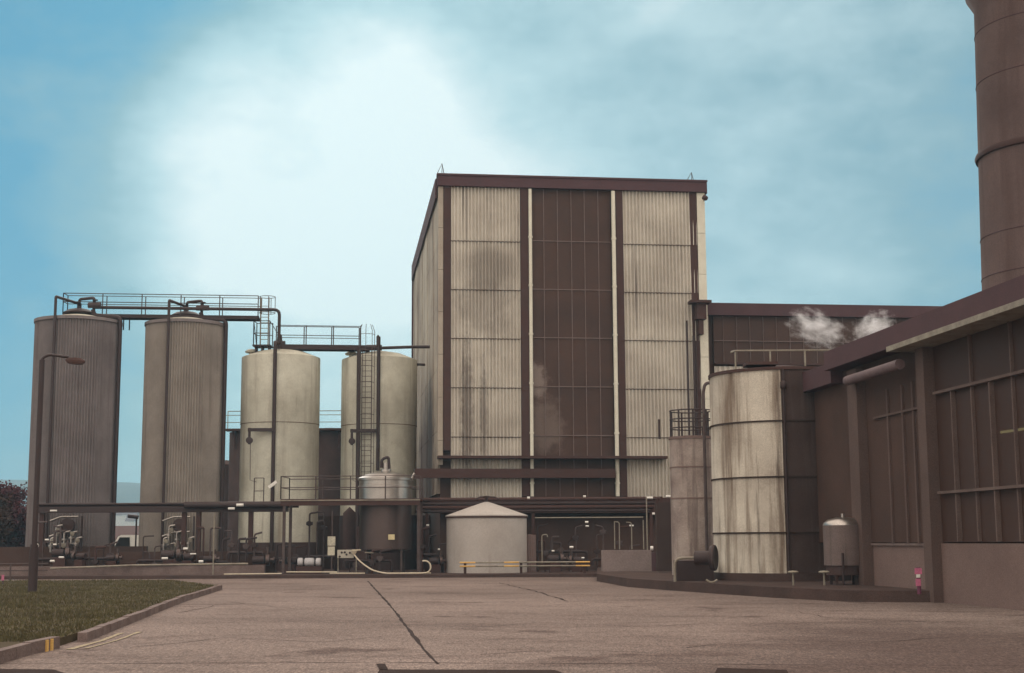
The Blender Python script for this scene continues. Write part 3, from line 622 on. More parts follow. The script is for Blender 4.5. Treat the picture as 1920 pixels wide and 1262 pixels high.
# platform on silo 3 and low walkway
w2 = thing('low_walkway', 'railed walkway joining the tops of the two cream silos', 'walkway', (X(600, 700, 75.6), 75.6, silo[2][3]))
a = W(520, 650, 75.4); b = W(692, 652, 76.0); a.z = b.z = (a.z+b.z)/2
g = MB(); g.beam(a, b, .8, .10); g.beam(a-oy-UP*.05, b-oy-UP*.05, .06, .26); g.beam(a+oy-UP*.05, b+oy-UP*.05, .06, .26); g.build('deck', m_pipe, w2)
g = MB(); rail(g, [a-oy, b-oy-Vector((.5, 0, 0))], 1.05, n=3, rows=(1.0, .55), r=.022); rail(g, [a+oy, b+oy-Vector((.5, 0, 0))], 1.22, n=3, rows=(1.0, .45), r=.02); g.build('railing', m_rail, w2)
g = MB(); p0 = W(478, 652, 75.3); p1 = W(508, 652, 75.3); p0.z = p1.z = a.z
g.box(((p0.x+p1.x)/2, 75.3, a.z), (p1.x-p0.x)+.1, 1.0, .08)
for dx in (0, .33, .7): g.box((p0.x+dx+.1, 75.2, a.z-.35), .07, .6, .6)
g.build('ladder_landing', m_pipe, w2)
g = MB(); rail(g, [p0-oy*1.2, p1-oy*1.2], 1.32, n=1, rows=(1, .5)); rail(g, [p0+oy*1.2, p1+oy*1.2], 1.32, n=1, rows=(1, .5)); rail(g, [p0-oy*1.2, p0+oy*1.2], 1.32, n=1, rows=(1, .5)); g.tube([p0-oy*1.2+UP*1.3, p0+oy*1.2+UP*.1], .02, 5); g.tube([p1-oy*1.2+UP*1.3, p1+oy+UP*.1+Vector((.7, 0, 0))], .02, 5); g.build('landing_railing', m_rail, w2)
# caged ladder on silo 4
x, Y, r, zt = silo[3]; lx0 = X(679, 760, Y-r); lx1 = X(697, 760, Y-r); ly = Y-math.sqrt(r*r-((lx0+lx1)/2-x)**2)-.25; lm = (lx0+lx1)/2
ld = thing('caged_ladder', 'tall ladder with round safety cage up the cream silo beside the tower', 'ladder', (lm, ly, 2.5))
g = MB()
for xq in (lx0, lx1): g.tube([(xq, ly, Z(690, 925, ly)), (xq, ly, zt+.4)], .022, 6)
z_ = Z(690, 925, ly)
while z_ < zt+.3: g.tube([(lx0, ly, z_), (lx1, ly, z_)], .014, 5); z_ += .28
g.build('ladder', m_rail, ld)
g = MB(); zb_ = Z(690, 900, ly); z_ = zb_; cr_ = .42
while z_ < zt+1.9: hoop(g, Vector((lm, ly-.25, z_)), cr_ if z_ < zt+1.5 else cr_*.8, -math.pi*1.12, math.pi*.12, .014); z_ += .85
for k in range(5):
    t_ = -math.pi*1.05+k*math.pi*1.1/4; p = Vector((lm+math.cos(t_)*cr_, ly-.25+math.sin(t_)*cr_, 0)); g.tube([(p.x, p.y, zb_), (p.x, p.y, zt+1.25), (lm+math.cos(t_)*cr_*.7, ly-.25+math.sin(t_)*cr_*.7, zt+1.6)], .013 if z_ < 0 else .016, 5)
g.build('ladder_cage', m_rail, ld)
pipe('transfer_pipe', 'dark pipe running from the cream silo top into the tower side', [(x-.4, Y-.9, zt+.55), W(776, 650.5, Y-.9), W(806, 650.5, Y-.9)], .085, bend=.1)
pipe('stub_pipe', 'short dark stub pipe between cream silo and tower just under its rim', [W(776, 683, Y), W(797, 684, Y)], .07, bend=0)
g = MB(); p = W(700, 652, 75.5); g.tube([p-Vector((.35, 0, 0)), p+Vector((.45, 0, 0))], .16, 10); g.lathe([(.02, .7), (.09, .6), (.09, 0)], p+Vector((.25, 0, 0)), 10)
tag(g.build('valve', m_pipe), 'dark valve cluster on top of the cream silo beside the tower', 'valve')
g = MB(); p = W(524, 645, 75.4); g.tube([p-Vector((.3, 0, 0)), p+Vector((.3, 0, 0))], .17, 10); g.lathe([(.02, .55), (.12, .5), (.16, 0)], p, 10)
tag(g.build('valve', m_pipe), 'dark valve cluster on top of the left cream silo', 'valve')
# gauge arms on silos 3 and 4
for i, (pa, pb, py, lab) in enumerate(((465, 513, 806, 'left cream silo'), (657, 706, 808, 'cream silo beside the tower'))):
    x, Y, r, zt = silo[2+i]; y_ = Y-r-.18; a = W(pa, py, y_); b = W(pb, py, y_); b.z = a.z
    t = thing('gauge_arm', 'dark horizontal arm with hanging gauge on the %s' % lab, 'gauge', a, 'gauge arms on the cream silos')
    g = MB(); g.beam(a, b, .16, .17); g.build('arm', m_pipe, t)
    g = MB(); g.tube([a+Vector((.08, -.02, .1)), a+Vector((.08, -.02, -.75))], .07, 8); g.lathe([(.001, -.12), (.17, -.1), (.17, .1), (.001, .12)], a+Vector((.1, -.1, -.55)), 16, axis=Vector((0, 1, 0))); g.build('gauge', m_pipe, t)
    g = MB(); g.tube([a+Vector((.14, 0, -.7)), a+Vector((.16, 0, -2.6)), a+Vector((.5, 0, -2.7))], .018, 5); g.build('capillary', m_rail, t)
# ------------------------------------------------------------------ street lamp
ly_ = 44.5; lb = G(60, 1108); lp = Vector((X(78, 700, ly_), ly_, .13))
sl = thing('street_lamp', 'dark street lamp with one short arm standing on the lawn', 'street lamp', lp)
zl = Z(84, 672, ly_)
g = MB(); g.tube([lp, lp+UP*1.3], .14, 12); g.tube([lp+UP*1.3, lp+UP*1.45], .12, 12); g.tube([lp+UP*1.4, Vector((lp.x, lp.y, zl-.05))], .085, 12); g.build('post', m_pipe, sl)
g = MB(); tip = W(128, 669.5, ly_); g.tube([(lp.x, lp.y, zl-.15), (lp.x, lp.y, zl), (lp.x+.2, lp.y, zl+.12), tip], .045, 8, bend=.12); g.build('arm', m_pipe, sl)
g = MB(); c_ = W(143, 676, ly_); rings = []
for k, (dx, hw, ht, hb) in enumerate(((-.34, .03, .05, .0), (-.24, .09, .08, -.10), (0, .13, .09, -.13), (.18, .12, .06, -.12), (.28, .04, -.01, -.06))):
    rings.append([(c_.x+dx, c_.y-hw, c_.z+(ht+hb)/2), (c_.x+dx, c_.y-hw*.6, c_.z+ht), (c_.x+dx, c_.y+hw*.6, c_.z+ht), (c_.x+dx, c_.y+hw, c_.z+(ht+hb)/2), (c_.x+dx, c_.y+hw*.7, c_.z+hb), (c_.x+dx, c_.y-hw*.7, c_.z+hb)])
vs = [v for r_ in rings for v in r_]; g.add(vs, [(i*6+k, i*6+(k+1) % 6, (i+1)*6+(k+1) % 6, (i+1)*6+k) for i in range(4) for k in range(6)], True); g.add(rings[0], [tuple(range(6))]); g.add(rings[-1], [tuple(range(6))]); g.build('lamp_head', m_brown, sl)
# ------------------------------------------------------------------ trees at left edge
def leafmat(name, col): return M(name, col, tuple(v*.5 for v in col), 1.2, 1.0, fine=.15, rough=.9, spec=.05)
def bush(px, Y, zt, w, n, lab, seed, mat):
    rnd = random.Random(seed); x = X(px, 1000, Y); t = thing('shrub_tree', lab, 'tree', (x, Y, 0), 'dark trees at the left edge')
    g = MB(); g.tube([(x, Y, 0), (x+.1, Y, zt*.35), (x-.1, Y, zt*.6)], .16, 8)
    tips = []
    for k in range(16):
        a = rnd.random()*6.28; e_ = rnd.uniform(.3, 1.2); s0 = Vector((x, Y, zt*rnd.uniform(.15, .5))); q = Vector((x+math.cos(a)*w*rnd.uniform(.3, .95), Y+math.sin(a)*w*rnd.uniform(.3, .8), zt*rnd.uniform(.35, .97))); m = (s0+q)/2+UP*.2
        g.tube([s0, m, q], .035, 5, cap=False); tips += [q, m, (m+q)/2]
        for j in range(4): u = q+Vector((rnd.gauss(0, .35), rnd.gauss(0, .3), rnd.uniform(0, .55))); g.tube([m.lerp(q, .7), u], .012, 4, cap=False); tips.append(u)
    g.build('trunk', m_pipe, t)
    g = MB(); vs = []; fs = []
    for k in range(n):
        c0 = rnd.choice(tips); q = c0+Vector((rnd.gauss(0, .30), rnd.gauss(0, .3), rnd.gauss(0, .26)))
        if q.z < .1: q.z = .1
        s_ = rnd.uniform(.05, .12); u = Vector((rnd.gauss(0, 1), rnd.gauss(0, 1), rnd.gauss(0, 1))).normalized()*s_; v = u.orthogonal().normalized()*s_*.7; b = len(vs)
        vs += [q-u, q+v, q+u, q-v]; fs.append((b, b+1, b+2, b+3))
    g.add(vs, fs); g.build('crown', mat, t)
lm1 = leafmat('dark_reddish_foliage', (.095, .036, .040)); lm2 = leafmat('dark_brown_foliage', (.058, .032, .022))
bush(-12, 93, 5.4, 2.2, 9000, 'tallest dark reddish tree cut by the left picture edge', 1, lm1)
bush(22, 91, 3.9, 2.0, 8000, 'rounded dark reddish tree left of the first silo', 2, lm1)
bush(52, 95, 3.2, 1.7, 6000, 'low dark brown tree just left of the first silo wall', 3, lm2)
bush(-40, 88, 4.2, 2.2, 7000, 'dark brown tree mostly beyond the left picture edge', 4, lm2)
bush(8, 96, 3.3, 2.4, 7000, 'low dark brown tree behind the reddish one', 5, lm2)
# ------------------------------------------------------------------ shed and van between silos
t = thing('brown_shed', 'low reddish brown shed roof seen beyond the van', 'shed', (X(238, 1000, 130), 130, 0))
x = t.location.x; zr = Z(238, 986, 130)
g = MB(); g.box((x, 130, zr*.3), 12, 8, zr*.6); g.build('wall', m_dado, t)
g = MB(); g.add([(x-6.3, 125.6, zr*.6), (x+6.3, 125.6, zr*.6), (x+6.3, 130, zr), (x-6.3, 130, zr), (x-6.3, 134.4, zr*.6), (x+6.3, 134.4, zr*.6)], [(0, 1, 2, 3), (3, 2, 5, 4), (0, 3, 4), (1, 5, 2)]); g.build('roof', M('red_brown_roof', (.085, .045, .04)), t)
vx, vY = X(217, 1025, 88), 88
v = thing('parked_van', 'white van with dark side windows parked behind the silos', 'van', (vx+1.6, vY, 0))
prof = [(-.95, .35), (-.95, 1.0), (-.75, 1.15), (-.05, 1.28), (.38, 2.02), (.55, 2.1), (3.6, 2.1), (3.75, 1.9), (3.8, .35)]
g = MB(); n = len(prof)
vs = [(vx+a, vY-.9, z) for a, z in prof]+[(vx+a, vY+.9, z) for a, z in prof]
g.add(vs, [tuple(range(n)), tuple(range(n, 2*n))[::-1]]+[(i, (i+1) % n, n+(i+1) % n, n+i) for i in range(n)]); g.build('body', m_lamp, v)
g = MB(); g.add([(vx+.14, vY-.91, 1.30), (vx+1.12, vY-.91, 1.30), (vx+1.08, vY-.91, 1.96), (vx+.47, vY-.91, 1.96)], [(0, 1, 2, 3)]); g.add([(vx+.14, vY-.93, 1.30), (vx+1.12, vY-.93, 1.30), (vx+1.08, vY-.93, 1.96), (vx+.47, vY-.93, 1.96)], [(0, 1, 2, 3)]); g.build('side_window', m_black, v)
g = MB(); g.obox(Vector((vx+.15, vY, 1.66)), Vector((.20, 0, .34)), Vector((0, .78, 0)), Vector((-.012, 0, .006))); g.build('windscreen', m_black, v)
for wx in (-.2, 2.9):
    for wy in (-.82, .82):
        g = MB(); g.lathe([(.001, -.1), (.2, -.1), (.32, -.09), (.34, 0), (.32, .09), (.2, .1), (.001, .1)], (vx+wx, vY+wy, .34), 20, axis=Vector((0, 1, 0))); g.build('wheel', m_black, v)
# distant lamp head between silos
p = W(256, 970, 84)
t = thing('street_lamp', 'small dark lamp head on a thin pole seen between the first two silos', 'street lamp', (p.x, p.y, 0))
g = MB(); g.tube([(p.x, p.y, 0), (p.x, p.y, p.z)], .05, 6); g.build('post', m_pipe, t)
g = MB(); g.tube([p+Vector((.1, 0, 0)), p+Vector((-.5, 0, .08))], .11, 8); g.build('lamp_head', m_pipe, t)
# ------------------------------------------------------------------ low left pipe bridge (beam in front of silos)
Yp = 70.2
a = W(68, 954, Yp); b = W(540, 956, Yp); zc = (a.z+b.z)/2; a.z = b.z = zc
pb = thing('pipe_bridge', 'dark pipe bridge crossing in front of the silos at head height', 'pipe bridge', (a.x+6, Yp, SL))
g = MB(); g.beam(a, b, .5, .30); g.build('beam', m_pipe, pb)
g = MB()
for k, dz in ((0, .26), (1, .22)): g.tube([a+Vector((0, -.1+.3*k, dz)), b+Vector((0, -.1+.3*k, dz))], .06, 8)
g.build('pipe', m_pipe, pb)
for px in (78, 345, 372, 470): 
    q = W(px, 1000, Yp); g = MB(); g.box((q.x, Yp, (zc+SL)/2), .22, .22, zc-SL-.15); g.build('post', m_brown, pb)
a2 = W(346, 947, Yp-.4); b2 = W(560, 948, Yp-.4); b2.z = a2.z; pipe('header_pipe', 'thick dark header pipe starting in front of the second ribbed silo', [a2, b2], .16, bend=0)
# platform
Yq = 66.5; pa = W(527, 938, Yq); pz = pa.z; pr_ = W(788, 938, Yq)
pl = thing('platform', 'steel platform with railings around the stainless vessel', 'platform', (pa.x+3, Yq, SL))
g = MB(); g.box(((pa.x+pr_.x)/2, Yq+.9, pz), pr_.x-pa.x, 2.0, .10); g.box(((pa.x+pr_.x)/2, Yq-.16, pz-.14), pr_.x-pa.x, .10, .24); g.build('deck', m_brown, pl)
g = MB(); g.box(((pa.x+pr_.x)/2, Yq-.235, pz-.02), pr_.x-pa.x, .03, .05); g.build('deck_edge', m_railp, pl)
g = MB(); p0 = Vector((pa.x, Yq-.1, pz+.05)); p1 = Vector((pr_.x, Yq-.1, pz+.05)); q0 = p0+Vector((.1, 1.9, 0)); q1 = p1+Vector((0, 1.9, 0))
rail(g, [p0, p1], 1.05, n=4, rows=(1, .5)); rail(g, [q0, q1], 1.0, n=4, rows=(1, .5)); rail(g, [p0, q0], 1.05, n=1, rows=(1, .5)); g.build('railing', m_rail, pl)
g = MB()
for px in (533, 785):
    q = W(px, 1000, Yq)
    for dy in (-.1, 1.8): g.box((q.x, Yq+dy, (SL+pz)/2-.03), .13, .13, pz-SL-.08)
g.build('post', m_rail, pl)
for px in (622, 655): 
    pass
rl = thing('guard_rail', 'short bent handrail in front of the left cream silo', 'railing', W(485, 945, 72)); g = MB()
r0 = W(476, 945, 72); r1 = W(494, 945, 72); r1.z = r0.z; rail(g, [r0, r1], 1.3, n=1, rows=(1, .5)); g.build('rail', m_rail, rl)
# right-hand rack, canopy with many pipes
Yk = 69.0; ka = W(788, 940, Yk); kb = W(1238, 940, Yk)
rk = thing('pipe_rack', 'long dark pipe rack carrying stacked pipes along the foot of the tower', 'pipe rack', ((ka.x+kb.x)/2, Yk, SL))
for k, (py, rr, lab) in enumerate(((937, .09, None), (945, .08, None), (952, .10, None), (959, .07, None))):
    q0 = W(788-(k*3), py, Yk); q1 = W(1238-k*6, py, Yk); q1.z = q0.z; g = MB(); g.tube([q0, q1], rr, 8); g.build('pipe', m_pipe if k % 2 else m_brown, rk)
g = MB(); q0 = W(1003, 971, Yk-.2); q1 = W(1206, 971, Yk-.2); q1.z = q0.z; g.tube([q0, q1], .03, 8); g.build('pipe', m_railp, rk, 'thin pale pipe below the stacked dark ones')
for px in (800, 1000, 1222):
    q = W(px, 1000, Yk); g = MB(); g.box((q.x, Yk+.15, (SL+3.4)/2), .15, .15, 3.4-SL); g.build('post', m_brown, rk)
# dark backing: lower wall and pump house under the tower front
g = MB(); q0 = W(560, 1000, 74); g.box((X(660, 1000, 79.5), 79.6, 1.6), 9.5, .3, 2.9); tag(g.build('bund_wall', m_wall), 'dark brown bund wall behind the cream silos', 'wall')
g = MB(); g.gbox(T0, -14.5, -24.5, 2.0, 2.4, .1, 1.45); tag(g.build('bund_wall', m_wall), 'dark brown bund wall behind the ribbed silos', 'wall')
g = MB(); a = W(45, 1031, 69.2); b = W(520, 1031, 69.2); g.box(((a.x+b.x)/2, 69.2, .62), b.x-a.x, .3, Z(240, 1031, 69.2)*2-.9 if False else 1.15); bwz = g.build('bund_wall', m_wall); tag(bwz, 'low dark brown wall in front of the silo feet', 'wall')
# pale pipe along the left wall and low concrete upstand
a = W(94, 1066, 66.3); b = W(250, 1060, 66.6); c_ = W(465, 1057, 66.9)
g = MB(); g.tube([a, b, c_], .045, 8); tag(g.build('ground_pipe', m_railp), 'long thin pale pipe along the concrete upstand below the silos', 'pipe')
g = MB(); g.box((X(230, 1070, 66.5)-2, 66.85, .28), 17, .25, .56); tag(g.build('concrete_upstand', m_kerb), 'low mauve grey concrete upstand behind the lawn', 'wall')
# left fence rails & box
g = MB(); 
for z_ in (.50, .78): g.tube([(X(-40, 1060, 60), 60, z_), (X(90, 1060, 60), 60, z_)], .03, 6)
for px in (-30, 20, 70): q = W(px, 1060, 60); g.tube([(q.x, 60, 0), (q.x, 60, .82)], .035, 6)
tag(g.build('post_rail_fence', m_rail), 'low two bar fence behind the lawn at the left edge', 'fence')
# round valves, pumps
def pump(px, py, Y, s, lab, rot=0, grp='pumps at the silo feet'):
    p = W(px, py, Y); t = thing('pump', lab, 'pump', (p.x, p.y, SL), grp); ax_ = Vector((math.cos(rot), math.sin(rot), 0)); b0 = Vector((p.x, p.y, p.z))
    g = MB(); g.lathe([(.001, -.34*s), (.15*s, -.33*s), (.17*s, -.28*s), (.17*s, .16*s), (.10*s, .2*s), (.001, .2*s)], b0, 16, axis=ax_); g.build('motor', m_pipe, t)
    g = MB(); g.lathe([(.001, .22*s), (.24*s, .24*s), (.26*s, .30*s), (.24*s, .40*s), (.08*s, .42*s), (.08*s, .55*s), (.13*s, .56*s), (.13*s, .60*s), (.001, .6*s)], b0, 18, axis=ax_); g.tube([b0+ax_*.32*s, b0+ax_*.32*s+UP*.55*s], .07*s, 8); g.build('casing', m_ssd, t)
    h = b0.z-.17*s-SL
    if h > .05:
        g = MB(); g.box((b0.x, b0.y, SL+h/2), .5*s, .3*s, h, rot); g.build('base', m_brown, t)
for k, (px, py, Y, s, rot) in enumerate(((112, 1037, 68.3, 1.1, .2), (150, 1043, 68.2, .9, 2.8), (210, 1046, 68.3, .8, .1), (318, 1040, 68.0, 1.2, .3), (352, 1044, 68.1, 1.0, 2.9), (392, 1048, 68.2, .8, .2), (488, 1050, 68.4, 1.1, .1), (545, 1052, 68.5, .9, 3.0), (1040, 1048, 67.5, 1.0, .2), (1082, 1050, 67.8, .9, 2.9), (815, 1052, 67.6, .9, .3))):
    pump(px, py, Y, s, ['dark pump below the street lamp side of the first ribbed silo', 'dark pump under the manway of the first ribbed silo', 'small dark pump at the right foot of the first ribbed silo', 'large dark pump under the manway of the second ribbed silo', 'dark pump right of the large one at the second ribbed silo', 'small dark pump at the right foot of the second ribbed silo', 'dark pump at the left foot of the left cream silo', 'dark pump beside the white drums', 'dark pump behind the right part of the yellow ended barrier', 'dark pump near the right end of the yellow ended barrier', 'dark pump between the hose coil and the conical tank'][k], rot)
for i, (px, py, lab) in enumerate(((128, 985, 'first'), (338, 985, 'second'))):     # manway + pipework on skirt of ribbed silos
    x, Y, r, zt = silo[i]; y_ = Y-r-.1; p = W(px, py, y_); t = thing('valve_manifold', 'stainless manway and valve cluster low on the front of the %s ribbed silo' % lab, 'valves', (p.x, p.y, SL), 'valve clusters on the ribbed silos')
    ay = Vector((0, -1, 0))
    g = MB(); g.lathe([(.30, -.2), (.30, .14), (.34, .14), (.34, .2), (.001, .24)], p, 24, axis=ay); g.build('manway', m_dtank, t)
    g = MB()
    for dx, dz, h in ((-.5, -.5, .9), (.25, -.62, .5), (-.1, -.7, .7), (.5, -.9, .5), (-.75, -1.0, .7)):
        q = p+Vector((dx, -.25, dz)); g.tube([q-UP*h/2, q+UP*h/2, q+UP*h/2+Vector((.3, 0, .05))], .06, 8, bend=.1); g.lathe([(.001, -.05), (.14, -.04), (.14, .04), (.001, .05)], q, 14)
    for dz in (.42, -.35, -.9): g.tube([p+Vector((-.85, -.2, dz-.2)), p+Vector((-.3, -.2, dz)), p+Vector((.55, -.2, dz))], .05, 8, bend=.1)
    g.build('pipes', m_ss, t)
    g = MB()
    for dx, dz in ((-.35, -.25), (.35, -.42), (-.05, -1.0), (.62, -.75), (-.6, -.8)): q = p+Vector((dx, -.42, dz)); g.lathe([(.001, 0), (.11, .01), (.12, .04), (.001, .06)], q, 12, axis=ay); g.tube([q, q-ay*.25], .02, 5)
    g.build('handwheels', m_railp, t)
    g = MB(); g.box((p.x+.72*(1 if i else 1), y_-.12, Z(px, 1000, y_)), .07, .1, 1.7); g.build('bracket', m_pipe, t)
def manifold(px, py0, py1, w, Y, lab, seed):
    rnd = random.Random(seed); c0 = W(px, py1, Y); top = W(px, py0, Y).z; t = thing('pipe_manifold', lab, 'pipework', (c0.x, Y, SL), 'dark pipe manifolds around the silo feet')
    g = MB(); zh = SL+.5+rnd.random()*.5; g.tube([(c0.x-w/2, Y, zh-.3), (c0.x-w/2, Y, zh), (c0.x+w/2, Y, zh), (c0.x+w/2, Y+.1, SL)], .07, 8, bend=.15); g.build('header', m_pipe, t)
    n_ = int(w/.38)
    for k in range(n_):
        x_ = c0.x-w/2+.2+k*.38+rnd.uniform(-.08, .08); h = rnd.uniform(zh+.3, top); rr = rnd.choice((.03, .045, .06)); g = MB(); yy = Y+rnd.uniform(-.35, .3)
        g.tube([(x_, yy, SL), (x_, yy, h), (x_+rnd.choice((-.35, .35, .5)), yy, h+rnd.uniform(0, .1))], rr, 6, bend=.1); g.build('drop_pipe', rnd.choice((m_pipe, m_brown, m_rail)), t)
        if rnd.random() < .6: g = MB(); z_ = rnd.uniform(SL+.3, h*.9); g.lathe([(.001, -.04), (.13, -.03), (.13, .03), (.001, .04)], (x_, yy-.1, z_), 12, axis=Vector((0, 1, 0))); g.tube([(x_-.15, yy, z_), (x_+.15, yy, z_)], rr+.04, 8); g.build('valve', rnd.choice((m_pipe, m_rail)), t)
for a_ in ((90, 975, 1060, 1.6, 68.8, 'tangle of dark pipes at the left foot of the first ribbed silo', 11), (190, 1020, 1060, 1.6, 68.7, 'low dark pipes at the right foot of the first ribbed silo', 12), (285, 990, 1060, 1.4, 68.8, 'tangle of dark pipes at the left foot of the second ribbed silo', 13),
           (395, 965, 1060, 1.8, 68.8, 'tangle of dark pipes right of the second ribbed silo', 14), (460, 985, 1062, 1.7, 68.6, 'tangle of dark pipes at the left foot of the left cream silo', 15), (540, 1000, 1064, 1.4, 68.9, 'dark pipes left of the white drums', 16),
           (600, 960, 1064, 1.5, 69.2, 'dark pipes between the two cream silo feet', 17), (690, 1030, 1066, 2.2, 67.0, 'low dark pipes under the stainless vessel', 18), (806, 960, 1066, 1.2, 68.5, 'tangle of dark pipes left of the conical tank', 19), (1050, 975, 1060, 2.6, 69.6, 'dark pipes against the wall right of the conical tank', 20), (1150, 985, 1060, 2.0, 69.4, 'dark pipes against the wall behind the grey block', 21)): manifold(*a_)
# small white fittings (bulkhead lights, caps)
fit = [(101, 957.5, 70, 13, 5, 'pipe bridge by the first silo'), (434, 953.8, 69.6, 12, 4.5, 'header pipe, left of a pair'), (450, 947, 69.6, 13, 5.5, 'header pipe, right of a pair'), (1218, 933.5, 68.6, 12, 4.5, 'pipe rack right end'), (1254, 931, 66, 11, 4, 'top of the dark cabinet'), (1227, 963.5, 66, 8, 4.5, 'upper left of the dark cabinet'), (1100, 979, 68.5, 6, 4, 'dark wall under the rack, upper'), (1101, 986.5, 68.5, 6, 3, 'dark wall under the rack, lower'), (1071.5, 1026, 67.2, 7, 4, 'pump near the barrier'), (1037, 1033, 67.2, 5, 3, 'small pump behind the barrier'), (1093, 1046, 67.0, 5, 3, 'right end of the barrier'), (1096, 931, 68.6, 5, 4, 'middle of the pipe rack'), (991, 933.5, 68.6, 5, 4.5, 'foot of the left pale downpipe'), (88, 1012, 67.9, 7, 3, 'left of the first silo valves'), (70, 1023, 67.9, 3, 7, 'street lamp side pump'), (103, 1021, 67.9, 6, 3, 'first silo valves'), (115, 1045, 67.5, 9, 3.5, 'pump at the first silo'), (309, 1047, 67.5, 11, 4, 'big pump at the second silo'), (348, 1029, 67.5, 8, 4.5, 'right of the second silo valves'), (362, 1038.5, 67.5, 11, 2.5, 'second silo pump base'), (377, 1053, 67.3, 8, 5, 'lower right of the second silo'), (98, 1052, 67.3, 8, 4, 'concrete upstand by the lamp'), (802, 985, 68.6, 5, 3, 'dark wall left of the conical tank'), (823, 1030, 67.6, 4, 3, 'pump left of the conical tank'), (1184, 985.5, 68.4, 8, 3, 'right bent rod under the rack'), (1222, 1028, 62.6, 5, 8, 'corner of the grey block')]
for k, (px, py, Y, w, h, at) in enumerate(fit):
    p = W(px, py, Y); w_ = w/FPX*Y; h_ = h/FPX*Y; g = MB(); g.tube([p-Vector((w_/2, 0, 0)), p+Vector((w_/2, 0, 0))], h_/2, 8); g.box(p+Vector((0, h_*.5, 0)), w_*.8, h_*.4, h_*.5)
    tag(g.build('bulkhead_lamp', m_lamp), 'small white fitting at the %s' % at, 'fitting', 'small white fittings around the plant')
# hooked rods under the rack
for px, py0, py1, hk in ((1016, 1003, 1056, 1), (1152, 979, 1030, 0), (1161, 979, 1030, -1), (1184, 980, 1030, -1), (1206, 975, 1030, 0)):
    p0 = W(px, py1, 67.4); p1 = W(px, py0, 67.4); p0.x = p1.x; pts = [p0, p1]
    if hk: pts.append(p1+Vector((.24*hk, 0, .02))); 
    if hk == 1: pts.append(p1+Vector((.26, 0, -.1)))
    pipe('bent_rod', {1016: 'pale hooked vent rod right of the conical tank', 1152: 'leftmost thin upright rod above the grey block', 1161: 'thin bent topped rod, second above the grey block', 1184: 'thin bent topped rod, third above the grey block', 1206: 'thin upright rod nearest the dark cabinet'}[px], pts, .025, m_railp, bend=.1, n=6, group='thin rods under the pipe rack')
# tall posts
for px, y0, y1, Y, lab in ((402, 962, 1062, 66.4, 'thin pale post rising from the pale ground pipe at the second silo'), (1212, 932, 1028, 66.5, 'thin pale upright conduit at the right end of the pipe rack')):
    a = W(px, y1, Y); b = W(px, y0, Y); a.x = b.x; a.z = SL if px > 500 else 0; pipe('thin_post', lab, [a, b], .03, m_railp, bend=0, cat='post', n=6)
# ------------------------------------------------------------------ floodlight on silo 3
p = W(511, 909, 70); t = thing('floodlight', 'white tilted floodlight in front of the left cream silo', 'floodlight', p)
d = Vector((.75, 0, .55)).normalized(); g = MB(); g.beam(p-d*.22, p+d*.24, .18, .15); g.build('lamp_housing', m_lamp, t)
g = MB(); g.tube([p+Vector((0, .1, 0)), (p.x, p.y+.1, zc+.1)], .03, 6); g.build('pole', m_pipe, t)
# ------------------------------------------------------------------ stainless vessel
vY_ = 68.0; vxx = X(723, 960, vY_); vr = 52/FPX*vY_
t = thing('stainless_vessel', 'round stainless vessel with shiny domed lid standing through the platform on legs', 'vessel', (vxx, vY_, SL))
zt_ = Z(723, 899, vY_); z1_ = Z(723, 938, vY_); z2_ = Z(723, 1030, vY_)
g = MB(); g.lathe([(vr*.93, z2_), (vr*.93, z1_-.02)], (vxx, vY_, 0), 64); g.lathe([(.001, z2_-.2), (vr*.6, z2_-.12), (vr*.93, z2_)], (vxx, vY_, 0), 64); g.build('body', m_ssd, t)
g = MB(); g.lathe([(vr*.95, z1_), (vr*.95, zt_-.42), (vr*.985, zt_-.40), (vr*.985, zt_-.30), (vr*.95, zt_-.28), (vr*.95, zt_-.05)], (vxx, vY_, 0), 64); g.build('collar', m_ss, t)
g = MB(); g.lathe([(vr*.95, zt_-.08), (vr, zt_-.06), (vr, zt_+.05), (vr*.93, zt_+.10), (vr*.7, zt_+.24), (vr*.3, zt_+.36), (.001, zt_+.40)], (vxx, vY_, 0), 64); lid = g.build('lid', m_ss, t)
g = MB(); g.lathe([(.26, zt_+.3), (.26, zt_+.48), (.16, zt_+.5), (.16, zt_+.78), (.001, zt_+.8)], (vxx, vY_, 0), 20); g.build('neck', m_ss, lid)
g = MB(); q = Vector((vxx, vY_, zt_)); g.tube([q+Vector((-.2, -.1, .55)), q+Vector((-.2, -.1, .95)), q+Vector((.13, -.1, 1.08)), q+Vector((.17, -.1, .5))], .07, 8, bend=.14); g.build('vent_pipe', m_pipe, lid)
g = MB(); g.tube([q+Vector((vr*.92, -.3, -.1)), q+Vector((vr*1.0, -.3, .18)), q+Vector((vr*1.05, -.3, .28))], .06, 8); g.build('spout', m_ss, lid)
for dx, dy in ((-.62, -.62), (.62, -.62), (.62, .62), (-.62, .62)):
    g = MB(); g.tube([(vxx+dx*vr, vY_+dy*vr, SL), (vxx+dx*vr, vY_+dy*vr, z2_+.02)], .06, 8); g.build('leg', m_rail, t)
g = MB(); q = W(734, 1007, vY_-vr*.93-.02); g.box(q, .30, .02, .24); g.build('nameplate', M('cream_plate', (.72, .62, .36)), t)
g = MB(); q = W(748, 1040, vY_-1.2); g.tube([W(684, 1036, vY_-1.2), W(700, 1037, vY_-1.2)], .03, 6); tag(g.build('tap_lever', m_railp), 'thin pale lever below the stainless vessel', 'lever')
